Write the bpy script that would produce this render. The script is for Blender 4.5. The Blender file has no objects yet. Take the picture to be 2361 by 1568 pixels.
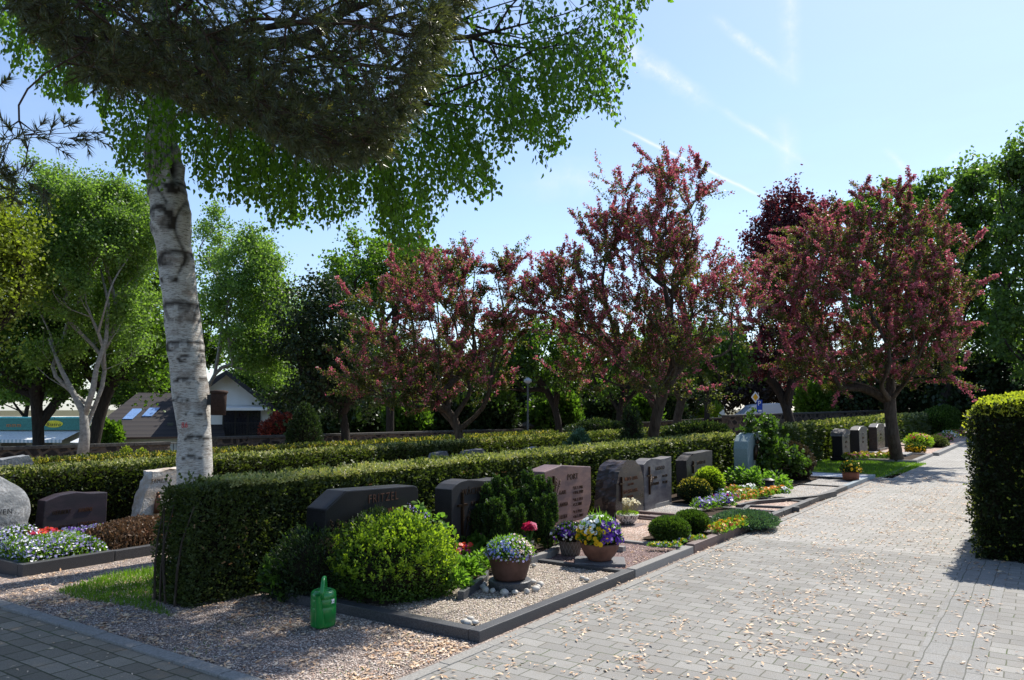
import bpy, bmesh, math, random
import numpy as np
from mathutils import Vector, Matrix, noise
random.seed(5); R = np.random.default_rng(11)
sc = bpy.context.scene; COL = sc.collection
# ------------------------------------------------ camera geometry (measurements of the place)
F_, CX, CY, HZ, VPX, EYE = 1800., 1180.5, 784., 936., 2418., 1.7
PIT = math.atan((HZ-CY)/F_)
def _cr(u, v):
    x, y, z = u-CX, F_, -(v-CY)
    return x, y*math.cos(PIT)-z*math.sin(PIT), y*math.sin(PIT)+z*math.cos(PIT)
_a = _cr(VPX, HZ); YAW = math.atan2(_a[0], _a[1])
def ray(u, v):
    x, y, z = _cr(u, v); c, s = math.cos(YAW), math.sin(YAW)
    return (x*c-y*s, x*s+y*c, z), y
def at(u, v, z=0.):
    r, _ = ray(u, v); t = (z-EYE)/r[2]; return Vector((r[0]*t, r[1]*t, z))
def onx(u, v, X):
    r, _ = ray(u, v); t = X/r[0]; return Vector((X, r[1]*t, EYE+r[2]*t))
def atd(u, v, d):
    r, y = ray(u, v); t = d/y; return Vector((r[0]*t, r[1]*t, EYE+r[2]*t))
def px(n, d): return n*d/F_
RIGHT = Vector((math.cos(YAW), math.sin(YAW), 0)); FWD = Vector((-math.sin(YAW), math.cos(YAW), 0))
def gz(x):
    return -0.04*min(max(-x-7.5, 0), 19.5)-.045*min(max(-x-28, 0), 50)
SUN_EL = math.radians(50); SUN_AZ = math.radians(6)   # clockwise from +Y (the path runs along +Y)
SUND = Vector((math.sin(SUN_AZ)*math.cos(SUN_EL), math.cos(SUN_AZ)*math.cos(SUN_EL), math.sin(SUN_EL)))
# ------------------------------------------------ objects
def link(o, parent=None):
    COL.objects.link(o)
    if parent is not None:
        o.parent = parent
        if parent.type == 'EMPTY': o.location = -parent.location
    return o
def thing(name, label, cat, loc=(0, 0, 0), group=None):
    o = bpy.data.objects.new(name, None); o.empty_display_size = .1
    o.location = loc; COL.objects.link(o)
    o['label'] = label; o['category'] = cat
    if group: o['group'] = group
    return o
def tag(o, label=None, cat=None, group=None, kind=None):
    if label: o['label'] = label
    if cat: o['category'] = cat
    if group: o['group'] = group
    if kind: o['kind'] = kind
    return o
def copy_tree(o, parent=None):
    c = o.copy(); COL.objects.link(c)
    if parent: c.parent = parent
    for ch in o.children: copy_tree(ch, c)
    return c
def mesh_np(name, V, FS, mat, parent=None, rnd=None, smooth=False):
    """V (n,3); FS list of int arrays (m,k)"""
    me = bpy.data.meshes.new(name); V = np.asarray(V, np.float32)
    me.vertices.add(len(V)); me.vertices.foreach_set('co', V.ravel())
    idx = np.concatenate([f.ravel() for f in FS]).astype(np.int32)
    tot = np.concatenate([np.full(len(f), f.shape[1]) for f in FS]).astype(np.int32)
    st = np.concatenate([[0], np.cumsum(tot)[:-1]]).astype(np.int32)
    me.loops.add(len(idx)); me.loops.foreach_set('vertex_index', idx)
    me.polygons.add(len(tot)); me.polygons.foreach_set('loop_start', st)
    if smooth: me.polygons.foreach_set('use_smooth', np.ones(len(tot), bool))
    if rnd is not None:
        a = me.attributes.new('rnd', 'FLOAT', 'POINT'); a.data.foreach_set('value', np.asarray(rnd, np.float32))
    me.update(calc_edges=True); me.validate()
    for m in (mat if isinstance(mat, (list, tuple)) else [mat]): me.materials.append(m)
    return link(bpy.data.objects.new(name, me), parent)
def bobj(name, bm, mat, parent=None, smooth=False, bevel=0):
    if bevel:
        bmesh.ops.remove_doubles(bm, verts=bm.verts, dist=1e-5)
        es = [e for e in bm.edges if len(e.link_faces) == 2 and e.calc_face_angle(0) > .35]
        bmesh.ops.bevel(bm, geom=es, offset=bevel, segments=2, affect='EDGES', profile=.6)
    bmesh.ops.recalc_face_normals(bm, faces=bm.faces)
    me = bpy.data.meshes.new(name); bm.to_mesh(me); bm.free()
    if smooth:
        for p in me.polygons: p.use_smooth = True
    for m in (mat if isinstance(mat, (list, tuple)) else [mat]): me.materials.append(m)
    return link(bpy.data.objects.new(name, me), parent)
def box(bm, x0, x1, y0, y1, z0, z1, M=None):
    vs = [bm.verts.new((x, y, z)) for x in (x0, x1) for y in (y0, y1) for z in (z0, z1)]
    if M:
        for v in vs: v.co = M @ v.co
    for f in ((0, 1, 3, 2), (4, 6, 7, 5), (0, 4, 5, 1), (2, 3, 7, 6), (0, 2, 6, 4), (1, 5, 7, 3)): bm.faces.new([vs[i] for i in f])
def boxo(name, b, mat, parent=None, bevel=0, M=None):
    bm = bmesh.new(); box(bm, *b, M=M); return bobj(name, bm, mat, parent, bevel=bevel)
def prism(bm, pts, ax, a, b):
    """polygon pts (p,q) extruded along axis ax ('x': (y,z) / 'y': (x,z) / 'z': (x,y)) from a to b"""
    def mk(p, q, t): return (t, p, q) if ax == 'x' else ((p, t, q) if ax == 'y' else (p, q, t))
    A = [bm.verts.new(mk(p, q, a)) for p, q in pts]; B = [bm.verts.new(mk(p, q, b)) for p, q in pts]
    bm.faces.new(A); bm.faces.new(B[::-1]); n = len(pts)
    for i in range(n): bm.faces.new((A[i], B[i], B[(i+1) % n], A[(i+1) % n]))
def lathe(bm, prof, c=(0, 0, 0), seg=28, sx=1, sy=1):
    rings = []
    for r, z in prof:
        rings.append([bm.verts.new((c[0]+sx*max(r, 1e-4)*math.cos(2*math.pi*i/seg), c[1]+sy*max(r, 1e-4)*math.sin(2*math.pi*i/seg), c[2]+z)) for i in range(seg)])
    for a, b in zip(rings, rings[1:]):
        for i in range(seg): bm.faces.new((a[i], a[(i+1) % seg], b[(i+1) % seg], b[i]))
def tube(bm, pts, rad, seg=8, cap=True):
    pts = [Vector(p) for p in pts]; n = len(pts)
    if not hasattr(rad, '__len__'): rad = [rad]*n
    up = Vector((.13, .21, .97)); prev = None; t0 = None
    for i, p in enumerate(pts):
        t = (pts[min(i+1, n-1)]-pts[max(i-1, 0)]).normalized()
        if i == 0: x = t.cross(up if abs(t.dot(up)) < .95 else Vector((1, 0, 0))).normalized()
        else: x = (x - t*x.dot(t)).normalized()
        y = t.cross(x)
        ring = [bm.verts.new(p+(x*math.cos(2*math.pi*k/seg)+y*math.sin(2*math.pi*k/seg))*rad[i]) for k in range(seg)]
        if prev:
            for k in range(seg): bm.faces.new((prev[k], prev[(k+1) % seg], ring[(k+1) % seg], ring[k]))
        elif cap: bm.faces.new(ring[::-1])
        prev = ring
    if cap: bm.faces.new(prev)
def unit(a): return a/np.maximum(np.linalg.norm(a, axis=-1, keepdims=True), 1e-9)
TEMPL = {
 'rhomb': ([(-.5, 0, 0), (0, -.3, .05), (.5, 0, 0), (0, .3, .05)], [(0, 1, 2, 3)]),
 'slim': ([(0, 0, 0), (.45, -.16, .03), (1, 0, -.05), (.45, .16, .03)], [(0, 1, 2, 3)]),
 'leaf': ([(0, 0, 0), (.25, -.34, .08), (.55, -.28, .08), (1, 0, -.08), (.55, .28, .08), (.25, .34, .08)], [(0, 1, 2, 3), (0, 3, 4, 5)]),
 'broad': ([(0, 0, 0), (.3, -.3, .1), (.7, -.25, .08), (1, 0, -.16), (.7, .25, .08), (.3, .3, .1)], [(0, 1, 2, 3), (0, 3, 4, 5)]),
 'needle': ([(0, -.03, 0), (0, .03, 0), (1, 0, 0)], [(0, 1, 2)]),
 'blade': ([(0, -.05, 0), (0, .05, 0), (.6, .035, .04), (.6, -.035, .04), (1, 0, .16)], [(0, 1, 2, 3), (3, 2, 4, 4)]),
 'disc': ([(math.cos(k*math.pi/3)*.5, math.sin(k*math.pi/3)*.5, .06*(k % 2)) for k in range(6)], [(0, 1, 2, 3, 4, 5)]),
 'tri': ([(-.5, -.3, 0), (.5, -.3, .1), (0, .55, 0)], [(0, 1, 2)]),
 'spray': ([(0, 0, 0), (.35, -.22, .02), (.5, -.08, 0), (.8, -.2, .02), (1, 0, 0), (.75, .22, .02), (.5, .08, 0), (.3, .24, .02)], [(0, 1, 2, 7), (2, 3, 4, 6), (4, 5, 6, 6)]),
 'octa': ([(.5, 0, 0), (0, .42, 0), (-.5, 0, 0), (0, -.38, 0), (0.08, 0, .3), (0, 0, -.3)], [(0, 1, 4), (1, 2, 4), (2, 3, 4), (3, 0, 4)]),
}
def leafgeo(P, S, shape='rhomb', U=None, N=None, aspect=1.):
    T, FC = TEMPL[shape]; T = np.array(T, np.float32); n = len(P); k = len(T)
    if U is None: U = R.normal(size=(n, 3))
    U = unit(U)
    if N is None: N = R.normal(size=(n, 3))
    W = unit(np.cross(N, U)); N = np.cross(U, W)
    S = np.broadcast_to(np.asarray(S, np.float32), (n,))
    V = P[:, None, :] + S[:, None, None]*(T[None, :, 0:1]*U[:, None] + aspect*T[None, :, 1:2]*W[:, None] + T[None, :, 2:3]*N[:, None])
    off = (np.arange(n)*k)[:, None]; FS = {}
    for f in FC:
        f = list(dict.fromkeys(f)); FS.setdefault(len(f), []).append(np.array(f)[None]+off)
    return V.reshape(-1, 3), [np.concatenate(x) for x in FS.values()], k
def leafobj(name, P, S, mat, parent=None, shape='rhomb', U=None, N=None, rnd=None, aspect=1.):
    P = np.asarray(P, np.float32); V, FS, k = leafgeo(P, S, shape, U, N, aspect)
    if rnd is None: rnd = R.random(len(P))
    return mesh_np(name, V, FS, mat, parent, np.repeat(rnd, k))
def wob(P, s, seed=0.):
    """cheap smooth noise -1..1 from sums of sines"""
    x, y, z = P[..., 0]*s+seed, P[..., 1]*s+seed*1.7, P[..., 2]*s-seed
    return (np.sin(1.7*x+1.1*y+.3)+np.sin(2.3*y-1.3*z+1.1)+np.sin(1.9*z+1.5*x+2.2)+np.sin(3.1*x-2.7*y+1.9*z))/4
# ------------------------------------------------ materials
def newmat(name):
    m = bpy.data.materials.new(name); m.use_nodes = True; nt = m.node_tree; nt.nodes.clear()
    return m, nt, nt.nodes, nt.links
def ramp(nt, fac, stops, interp='LINEAR'):
    r = nt.nodes.new('ShaderNodeValToRGB'); r.color_ramp.interpolation = interp
    e = r.color_ramp.elements
    while len(e) < len(stops): e.new(.5)
    for q, (p, c) in zip(e, stops): q.position = p; q.color = (*c, 1) if len(c) == 3 else c
    if fac is not None: nt.links.new(fac, r.inputs[0])
    return r.outputs[0]
def coord(nt, scale=(1, 1, 1), kind='Object', rot=(0, 0, 0)):
    t = nt.nodes.new('ShaderNodeTexCoord'); m = nt.nodes.new('ShaderNodeMapping')
    m.inputs['Scale'].default_value = scale; m.inputs['Rotation'].default_value = rot
    nt.links.new(t.outputs[kind], m.inputs[0]); return m.outputs[0]
def noisen(nt, vec, scale, detail=3, rough=.55):
    n = nt.nodes.new('ShaderNodeTexNoise'); n.inputs['Scale'].default_value = scale
    n.inputs['Detail'].default_value = detail; n.inputs['Roughness'].default_value = rough
    nt.links.new(vec, n.inputs['Vector']); return n.outputs[0]
def voro(nt, vec, scale, feat='F1', out=0):
    n = nt.nodes.new('ShaderNodeTexVoronoi'); n.feature = feat; n.inputs['Scale'].default_value = scale
    nt.links.new(vec, n.inputs['Vector']); return n.outputs[out]
def mixc(nt, fac, a, b, mode='MIX'):
    m = nt.nodes.new('ShaderNodeMixRGB'); m.blend_type = mode
    for s, v in zip(m.inputs, (fac, a, b)):
        if isinstance(v, (int, float)): s.default_value = v
        elif isinstance(v, tuple): s.default_value = (*v, 1)
        else: nt.links.new(v, s)
    return m.outputs[0]
def math_(nt, op, a, b=None, clamp=False):
    m = nt.nodes.new('ShaderNodeMath'); m.operation = op; m.use_clamp = clamp
    for s, v in zip(m.inputs, (a, b)):
        if v is None: continue
        if isinstance(v, (int, float)): s.default_value = v
        else: nt.links.new(v, s)
    return m.outputs[0]
def bump(nt, h, strength=.5, dist=.01):
    b = nt.nodes.new('ShaderNodeBump'); b.inputs['Strength'].default_value = strength; b.inputs['Distance'].default_value = dist
    nt.links.new(h, b.inputs['Height']); return b.outputs[0]
def finish(nt, col, rough=.7, spec=.3, nrm=None, metal=0., coat=0.):
    p = nt.nodes.new('ShaderNodeBsdfPrincipled'); o = nt.nodes.new('ShaderNodeOutputMaterial')
    if isinstance(col, tuple): p.inputs['Base Color'].default_value = (*col, 1)
    else: nt.links.new(col, p.inputs['Base Color'])
    if isinstance(rough, (int, float)): p.inputs['Roughness'].default_value = rough
    else: nt.links.new(rough, p.inputs['Roughness'])
    p.inputs['Specular IOR Level'].default_value = spec; p.inputs['Metallic'].default_value = metal
    p.inputs['Coat Weight'].default_value = coat
    if nrm: nt.links.new(nrm, p.inputs['Normal'])
    nt.links.new(p.outputs[0], o.inputs[0]); return p
def plain(name, col, rough=.6, spec=.3, metal=0., var=.25, scale=12, bmp=.0, coat=0.):
    m, nt, N, L = newmat(name); v = coord(nt); n = noisen(nt, v, scale, 4)
    c = ramp(nt, n, [(.3, tuple(x*(1-var) for x in col)), (.7, tuple(min(1, x*(1+var)) for x in col))])
    finish(nt, c, rough, spec, bump(nt, n, bmp, .01) if bmp else None, metal, coat); return m
def fol(name, c1, c2, c3=None, trans=.45, tcol=None, rough=.5, spec=.35, tmul=2.2):
    """leaf material: colour varies leaf by leaf (rnd) and in soft patches; light passes through"""
    m, nt, N, L = newmat(name)
    a = N.new('ShaderNodeAttribute'); a.attribute_name = 'rnd'
    st = [(0., c1), (.6, c2), (1., c3 or c2)]
    big = noisen(nt, coord(nt), 1.3, 2)
    f = math_(nt, 'ADD', math_(nt, 'MULTIPLY', a.outputs['Fac'], .7), math_(nt, 'MULTIPLY', math_(nt, 'SUBTRACT', big, .3), .6), True)
    c = ramp(nt, f, st)
    p = finish(nt, c, rough, spec); out = [n for n in N if n.type == 'OUTPUT_MATERIAL'][0]
    t = N.new('ShaderNodeBsdfTranslucent')
    tc = mixc(nt, 1., c, tcol or (tmul*.9, tmul, tmul*.35), 'MULTIPLY'); L.new(tc, t.inputs[0])
    mx = N.new('ShaderNodeMixShader'); mx.inputs[0].default_value = trans
    L.new(p.outputs[0], mx.inputs[1]); L.new(t.outputs[0], mx.inputs[2]); L.new(mx.outputs[0], out.inputs[0]); return m
def rndmat(name, stops, rough=.7, spec=.3, interp='CONSTANT', trans=0.):
    m, nt, N, L = newmat(name); a = N.new('ShaderNodeAttribute'); a.attribute_name = 'rnd'
    c = ramp(nt, a.outputs['Fac'], stops, interp); p = finish(nt, c, rough, spec)
    if trans:
        out = [n for n in N if n.type == 'OUTPUT_MATERIAL'][0]; t = N.new('ShaderNodeBsdfTranslucent'); L.new(c, t.inputs[0])
        mx = N.new('ShaderNodeMixShader'); mx.inputs[0].default_value = trans
        L.new(p.outputs[0], mx.inputs[1]); L.new(t.outputs[0], mx.inputs[2]); L.new(mx.outputs[0], out.inputs[0])
    return m
def granite(name, c, c2, rough=.3, spec=.5, scale=90, band=None, bmp=.0):
    m, nt, N, L = newmat(name); v = coord(nt)
    sp = noisen(nt, v, scale*2, 2); w = noisen(nt, coord(nt, (1, 1, 3)), 3, 5, .6)
    col = mixc(nt, ramp(nt, sp, [(.42, (0, 0, 0)), (.62, (1, 1, 1))]), c, c2)
    if band: col = mixc(nt, ramp(nt, w, [(.42, (0, 0, 0)), (.6, (.8, .8, .8))]), col, band)
    finish(nt, col, ramp(nt, w, [(.3, (rough,)*3), (.7, (min(1, rough+.2),)*3)]), spec, bump(nt, noisen(nt, v, 25, 5), bmp, .02) if bmp else None); return m
def gravelmat(name, stops, scale=75, dirt=(.1, .08, .06), bmp=.9):
    m, nt, N, L = newmat(name); v = coord(nt)
    col = voro(nt, v, scale, 'F1', 1); d = voro(nt, v, scale, 'F1', 0)
    s = N.new('ShaderNodeSeparateColor'); L.new(col, s.inputs[0])
    c = ramp(nt, s.outputs[0], stops, 'CONSTANT')
    c = mixc(nt, ramp(nt, d, [(.35, (0, 0, 0)), (.75, (.75, .75, .75))]), c, dirt)
    big = noisen(nt, v, 1.6, 4); c = mixc(nt, ramp(nt, big, [(.45, (0, 0, 0)), (.75, (.45, .45, .45))]), c, dirt)
    finish(nt, c, .85, .2, bump(nt, math_(nt, 'SUBTRACT', 1., d), bmp, .012)); return m
def pavemat(name, bw, rh, c1, c2, joint, mortar=.006, offs=.5, rot=0.):
    m, nt, N, L = newmat(name); v = coord(nt, rot=(0, 0, rot))
    wv = N.new('ShaderNodeVectorMath'); wv.operation = 'ADD'
    nz = N.new('ShaderNodeTexNoise'); nz.inputs['Scale'].default_value = 2.5; nz.inputs['Detail'].default_value = 2; L.new(v, nz.inputs['Vector'])
    sc_ = N.new('ShaderNodeVectorMath'); sc_.operation = 'SCALE'; sc_.inputs['Scale'].default_value = .035
    sb = N.new('ShaderNodeVectorMath'); sb.operation = 'SUBTRACT'; sb.inputs[1].default_value = (.5, .5, .5)
    L.new(nz.outputs['Color'], sb.inputs[0]); L.new(sb.outputs[0], sc_.inputs[0]); L.new(v, wv.inputs[0]); L.new(sc_.outputs[0], wv.inputs[1])
    b = N.new('ShaderNodeTexBrick'); L.new(wv.outputs[0], b.inputs['Vector']); b.offset = offs
    b.inputs['Scale'].default_value = 1; b.inputs['Brick Width'].default_value = bw; b.inputs['Row Height'].default_value = rh
    b.inputs['Mortar Size'].default_value = mortar; b.inputs['Mortar Smooth'].default_value = .3; b.inputs['Bias'].default_value = 0
    b.inputs['Color1'].default_value = (*c1, 1); b.inputs['Color2'].default_value = (*c2, 1); b.inputs['Mortar'].default_value = (*joint, 1)
    g = noisen(nt, v, 160, 3, .7); st = noisen(nt, v, .9, 5, .6); st2 = noisen(nt, v, 6, 5, .7)
    c = mixc(nt, .55, b.outputs[0], ramp(nt, g, [(.3, (.25,)*3), (.7, (1.,)*3)]), 'OVERLAY')
    c = mixc(nt, ramp(nt, st, [(.4, (0,)*3), (.7, (.35,)*3)]), c, tuple(x*.6 for x in c1))
    c = mixc(nt, ramp(nt, st2, [(.5, (0,)*3), (.8, (.4,)*3)]), c, (.2, .165, .12))
    ms = noisen(nt, v, 2.1, 4, .7); c = mixc(nt, math_(nt, 'MULTIPLY', b.outputs['Fac'], ramp(nt, ms, [(.52, (0,)*3), (.62, (.8,)*3)])), c, (.07, .1, .03))
    inv = math_(nt, 'SUBTRACT', 1., b.outputs['Fac'])
    h = math_(nt, 'ADD', math_(nt, 'MULTIPLY', inv, 1.), math_(nt, 'MULTIPLY', g, .25))
    finish(nt, c, .85, .25, bump(nt, h, .8, .006)); return m
def stonewall(name):
    m, nt, N, L = newmat(name); v = coord(nt, (1, 1, 1.5))
    d = voro(nt, v, 2.6, 'DISTANCE_TO_EDGE', 0); col = voro(nt, v, 2.6, 'F1', 1); s = N.new('ShaderNodeSeparateColor'); L.new(col, s.inputs[0])
    c = ramp(nt, s.outputs[0], [(0, (.02, .018, .017)), (.35, (.05, .042, .036)), (.6, (.08, .065, .05)), (.8, (.03, .027, .025))], 'CONSTANT')
    c = mixc(nt, ramp(nt, d, [(.08, (1,)*3), (.16, (0,)*3)]), c, (.1, .08, .063))
    c = mixc(nt, .3, c, ramp(nt, noisen(nt, v, 14, 4), [(.3, (.1,)*3), (.7, (.9,)*3)]), 'OVERLAY')
    finish(nt, c, .9, .15, bump(nt, ramp(nt, d, [(0, (0,)*3), (.15, (1,)*3)]), .6, .04)); return m
def barkmat(name, c1, c2, sz=(9, 9, 1.6), bmp=.8):
    m, nt, N, L = newmat(name); v = coord(nt, sz); n = noisen(nt, v, 2.2, 6, .65)
    finish(nt, ramp(nt, n, [(.3, c1), (.7, c2)]), .9, .15, bump(nt, n, bmp, .03)); return m
M = {}
M['birchleaf'] = fol('birch_leaf', (.04, .085, .01), (.07, .135, .016), (.12, .2, .025), .5, tmul=3.1, rough=.42)
M['pine'] = fol('pine_needle', (.045, .052, .022), (.075, .085, .036), (.15, .145, .075), .25, rough=.35, spec=.5)
M['pinecone'] = fol('pollen_cone', (.35, .3, .06), (.5, .42, .1), None, .3)
M['bark_pine'] = barkmat('pine_bark', (.03, .02, .014), (.09, .055, .035))
M['bark'] = barkmat('brown_bark', (.035, .025, .018), (.11, .085, .065))
M['bark_dark'] = barkmat('dark_bark', (.018, .015, .012), (.05, .042, .035))
M['bark_pale'] = barkmat('pale_bark', (.15, .14, .125), (.34, .33, .3), (4, 4, 6), .3)
M['hedge'] = fol('thuja_foliage', (.035, .052, .013), (.07, .092, .024), (.17, .17, .06), .3, tmul=1.8, rough=.55)
M['hedge2'] = fol('hedge_foliage', (.03, .045, .011), (.06, .08, .018), (.17, .15, .045), .3, tmul=1.9)
M['twig'] = plain('hedge_inner_twigs', (.018, .016, .01), .95, .05)
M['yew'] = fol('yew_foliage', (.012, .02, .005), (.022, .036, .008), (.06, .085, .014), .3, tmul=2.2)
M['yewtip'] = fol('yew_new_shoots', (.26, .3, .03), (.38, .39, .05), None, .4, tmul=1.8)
M['box'] = fol('boxwood_foliage', (.03, .06, .012), (.06, .11, .018), (.12, .2, .03), .4, tmul=2.2)
M['boxtip'] = fol('boxwood_new_leaf', (.17, .25, .02), (.27, .35, .035), None, .5, tmul=2.)
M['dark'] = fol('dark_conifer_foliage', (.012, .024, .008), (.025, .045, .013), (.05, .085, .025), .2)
M['cyp'] = fol('cypress_foliage', (.012, .028, .008), (.03, .06, .014), (.1, .17, .03), .3)
M['ball'] = fol('cypress_ball_foliage', (.03, .06, .012), (.055, .1, .017), (.1, .16, .02), .3)
M['juni'] = fol('blue_juniper_foliage', (.04, .08, .05), (.07, .13, .08), (.1, .18, .11), .2)
M['broad'] = fol('broad_garden_leaf', (.07, .14, .025), (.11, .2, .035), (.16, .27, .05), .45)
M['maple'] = fol('maple_leaf', (.026, .052, .01), (.05, .092, .015), (.09, .15, .022), .45, tmul=2.6)  # darker leaf copy, shade among the dense crowns is put into its colour
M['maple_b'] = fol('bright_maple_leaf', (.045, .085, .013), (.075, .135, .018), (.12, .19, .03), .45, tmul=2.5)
M['birch2'] = fol('far_birch_leaf', (.07, .12, .03), (.12, .19, .05), (.19, .27, .09), .45, tmul=2.5)
M['yellowish'] = fol('yellow_green_leaf', (.11, .14, .02), (.18, .22, .03), (.28, .32, .05), .42, tmul=1.8)
M['chest'] = fol('chestnut_leaf', (.045, .085, .022), (.08, .135, .035), (.13, .2, .055), .42, tmul=2.5)
M['copper'] = fol('copper_beech_leaf', (.035, .012, .016), (.06, .018, .022), (.12, .03, .03), .4, (2.4, 1.2, 1.3))
M['hawleaf'] = fol('hawthorn_leaf', (.04, .055, .014), (.075, .085, .022), (.16, .13, .045), .4, tmul=2.4)
M['haw'] = fol('pink_hawthorn_blossom', (.3, .065, .1), (.46, .14, .18), (.62, .32, .35), .4, (1.4, 1.1, 1.15), .75)
M['redshrub'] = fol('red_shrub_leaf', (.06, .02, .02), (.18, .04, .03), (.5, .12, .07), .4, (1.8, 1.2, 1.))
M['purpleshrub'] = fol('purple_shrub_leaf', (.025, .018, .016), (.04, .028, .024), (.09, .06, .05), .2)
M['heather'] = fol('heather_foliage', (.08, .05, .025), (.14, .085, .045), (.25, .12, .07), .2, (1.4, 1.2, 1.))
M['grass'] = fol('grass_blades', (.07, .14, .015), (.11, .2, .02), (.17, .26, .04), .45, tmul=2.)
M['lime'] = fol('lime_groundcover', (.16, .25, .02), (.22, .33, .03), None, .35)
for k, c in dict(yellow=(.8, .5, .01), violet=(.12, .03, .35), white=(.8, .8, .76), orange=(.85, .3, .03), red=(.75, .05, .02), lilac=(.42, .38, .68), pink=(.75, .3, .4), crimson=(.55, .02, .09), cream=(.8, .75, .55), blue=(.22, .28, .7), peach=(.85, .6, .5), magenta=(.5, .03, .2), rust=(.5, .12, .04)).items():
    M[k] = fol(k+'_petal', tuple(x*.8 for x in c), c, tuple(min(.9, x*1.15) for x in c), .3, (1.1, 1.1, 1.1))
M['black_gr'] = granite('black_granite', (.007, .007, .007), (.022, .021, .022), .3, .22)
M['dark_gr'] = granite('dark_grey_granite', (.018, .017, .017), (.052, .048, .047), .35, .3)
M['grey_gr'] = granite('grey_granite', (.07, .068, .07), (.16, .155, .16), .5)
M['pink_gr'] = granite('red_brown_granite', (.13, .07, .06), (.26, .16, .14), .3, band=(.09, .055, .06))
M['brown_gr'] = granite('dark_brown_granite', (.035, .024, .022), (.075, .055, .05), .22, band=(.02, .018, .02))
M['plum_gr'] = granite('plum_granite', (.035, .025, .03), (.085, .06, .07), .3, band=(.025, .02, .025))
M['gneiss'] = granite('banded_grey_gneiss', (.1, .095, .1), (.17, .16, .165), .4, band=(.05, .045, .055))
M['rough_gr'] = granite('rough_split_stone', (.12, .115, .11), (.24, .23, .22), .85, .2, 40, bmp=.9)
M['boulder'] = granite('grey_boulder', (.2, .2, .2), (.32, .33, .34), .8, .25, 20, (.13, .14, .15), .5)
M['white_st'] = granite('white_rough_stone', (.5, .46, .41), (.66, .62, .57), .85, .2, 20, (.42, .33, .25), .6)
M['teal_st'] = granite('pale_blue_green_stone', (.2, .27, .27), (.27, .34, .34), .6, .3, 30)
M['kerb_gr'] = granite('dark_granite_kerb', (.025, .026, .028), (.085, .085, .09), .45)
M['kerb_red'] = granite('red_granite_kerb', (.11, .075, .07), (.18, .13, .12), .45)
M['kerb_grey'] = granite('concrete_kerb', (.2, .19, .18), (.3, .29, .27), .85, .2)
M['kerb_blue'] = granite('blue_grey_kerb', (.2, .24, .26), (.3, .34, .36), .7, .2)
M['bronze'] = plain('bronze_lettering', (.06, .035, .02), .4, .5, .7)
M['bronze_lit'] = plain('lit_bronze_lettering', (.14, .06, .03), .45, .5, .5)  # brighter copy of the bronze, its catch of light put into the colour
M['iron'] = plain('black_iron', (.015, .015, .016), .5, .4)
M['terra'] = plain('dark_brown_clay', (.085, .045, .035), .7, .25)
M['terra_red'] = plain('terracotta', (.25, .09, .05), .75, .25)
M['wicker'] = plain('grey_brown_wicker', (.14, .11, .09), .8, .2)
M['soil'] = plain('dark_soil', (.045, .032, .022), .95, .1, bmp=.6, scale=30)
M['green_pl'] = plain('green_plastic', (.012, .2, .035), .3, .5, var=.05, coat=.2)
M['white'] = plain('white_paint', (.8, .8, .78), .6, .3, var=.04, scale=2)
M['white_pebble'] = plain('white_pebble', (.45, .42, .37), .6, .3, var=.15, scale=20, bmp=.3)
M['glass'] = plain('dark_window_glass', (.02, .025, .035), .08, .8)
M['skylight'] = plain('bluish_roof_glass', (.15, .25, .45), .1, .8)
M['nestbox'] = plain('brown_wood_concrete', (.045, .026, .02), .85, .2, bmp=.3, scale=40)
M['wall'] = stonewall('dark_rubble_wall')
M['cope'] = plain('wall_coping', (.07, .065, .058), .9, .15, bmp=.3)
M['ground'] = plain('earth_and_moss', (.08, .075, .04), .95, .1, var=.4, scale=3, bmp=.4)
ST = [(0, (.38, .3, .26)), (.25, (.22, .18, .165)), (.42, (.5, .41, .35)), (.6, (.13, .11, .1)), (.74, (.36, .25, .2)), (.88, (.6, .52, .47))]
M['gravel'] = gravelmat('brown_grey_gravel', ST, 70)
M['gravel_tan'] = gravelmat('tan_gravel', [(0, (.5, .43, .33)), (.3, (.34, .29, .22)), (.55, (.6, .54, .43)), (.8, (.25, .21, .17))], 75)
M['gravel_red'] = gravelmat('dark_red_gravel', [(0, (.2, .12, .11)), (.35, (.28, .19, .18)), (.6, (.14, .09, .09)), (.85, (.36, .27, .25))], 75)
M['gravel_pink'] = gravelmat('pink_gravel', [(0, (.55, .38, .3)), (.3, (.65, .5, .42)), (.6, (.45, .28, .22)), (.85, (.7, .6, .53))], 60)
M['gravel_grey'] = gravelmat('pale_grey_gravel', [(0, (.4, .39, .37)), (.3, (.55, .54, .52)), (.6, (.28, .27, .27)), (.85, (.6, .52, .45))], 60)
M['gravel_white'] = gravelmat('white_gravel', [(0, (.75, .75, .75)), (.5, (.6, .62, .65)), (.8, (.8, .8, .8))], 45, (.35, .36, .38))
M['peb'] = rndmat('gravel_stones', [(0, (.4, .32, .27)), (.2, (.22, .18, .16)), (.38, (.52, .44, .37)), (.55, (.13, .11, .1)), (.7, (.36, .26, .21)), (.85, (.6, .53, .47))])
M['peb_red'] = rndmat('red_gravel_stones', [(0, (.22, .13, .12)), (.3, (.3, .2, .19)), (.6, (.15, .09, .09)), (.85, (.4, .3, .28))])
M['litter'] = rndmat('dry_leaf_flakes', [(0, (.66, .45, .28)), (.3, (.75, .58, .4)), (.6, (.55, .33, .18)), (.8, (.8, .66, .5)), (.93, (.35, .18, .1))], .6, .3, 'LINEAR', .15)
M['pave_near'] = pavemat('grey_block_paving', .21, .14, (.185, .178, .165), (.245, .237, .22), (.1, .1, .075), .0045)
M['pave_far'] = pavemat('pale_block_paving', .2, .13, (.25, .24, .222), (.31, .297, .278), (.12, .115, .09), .006)
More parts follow.
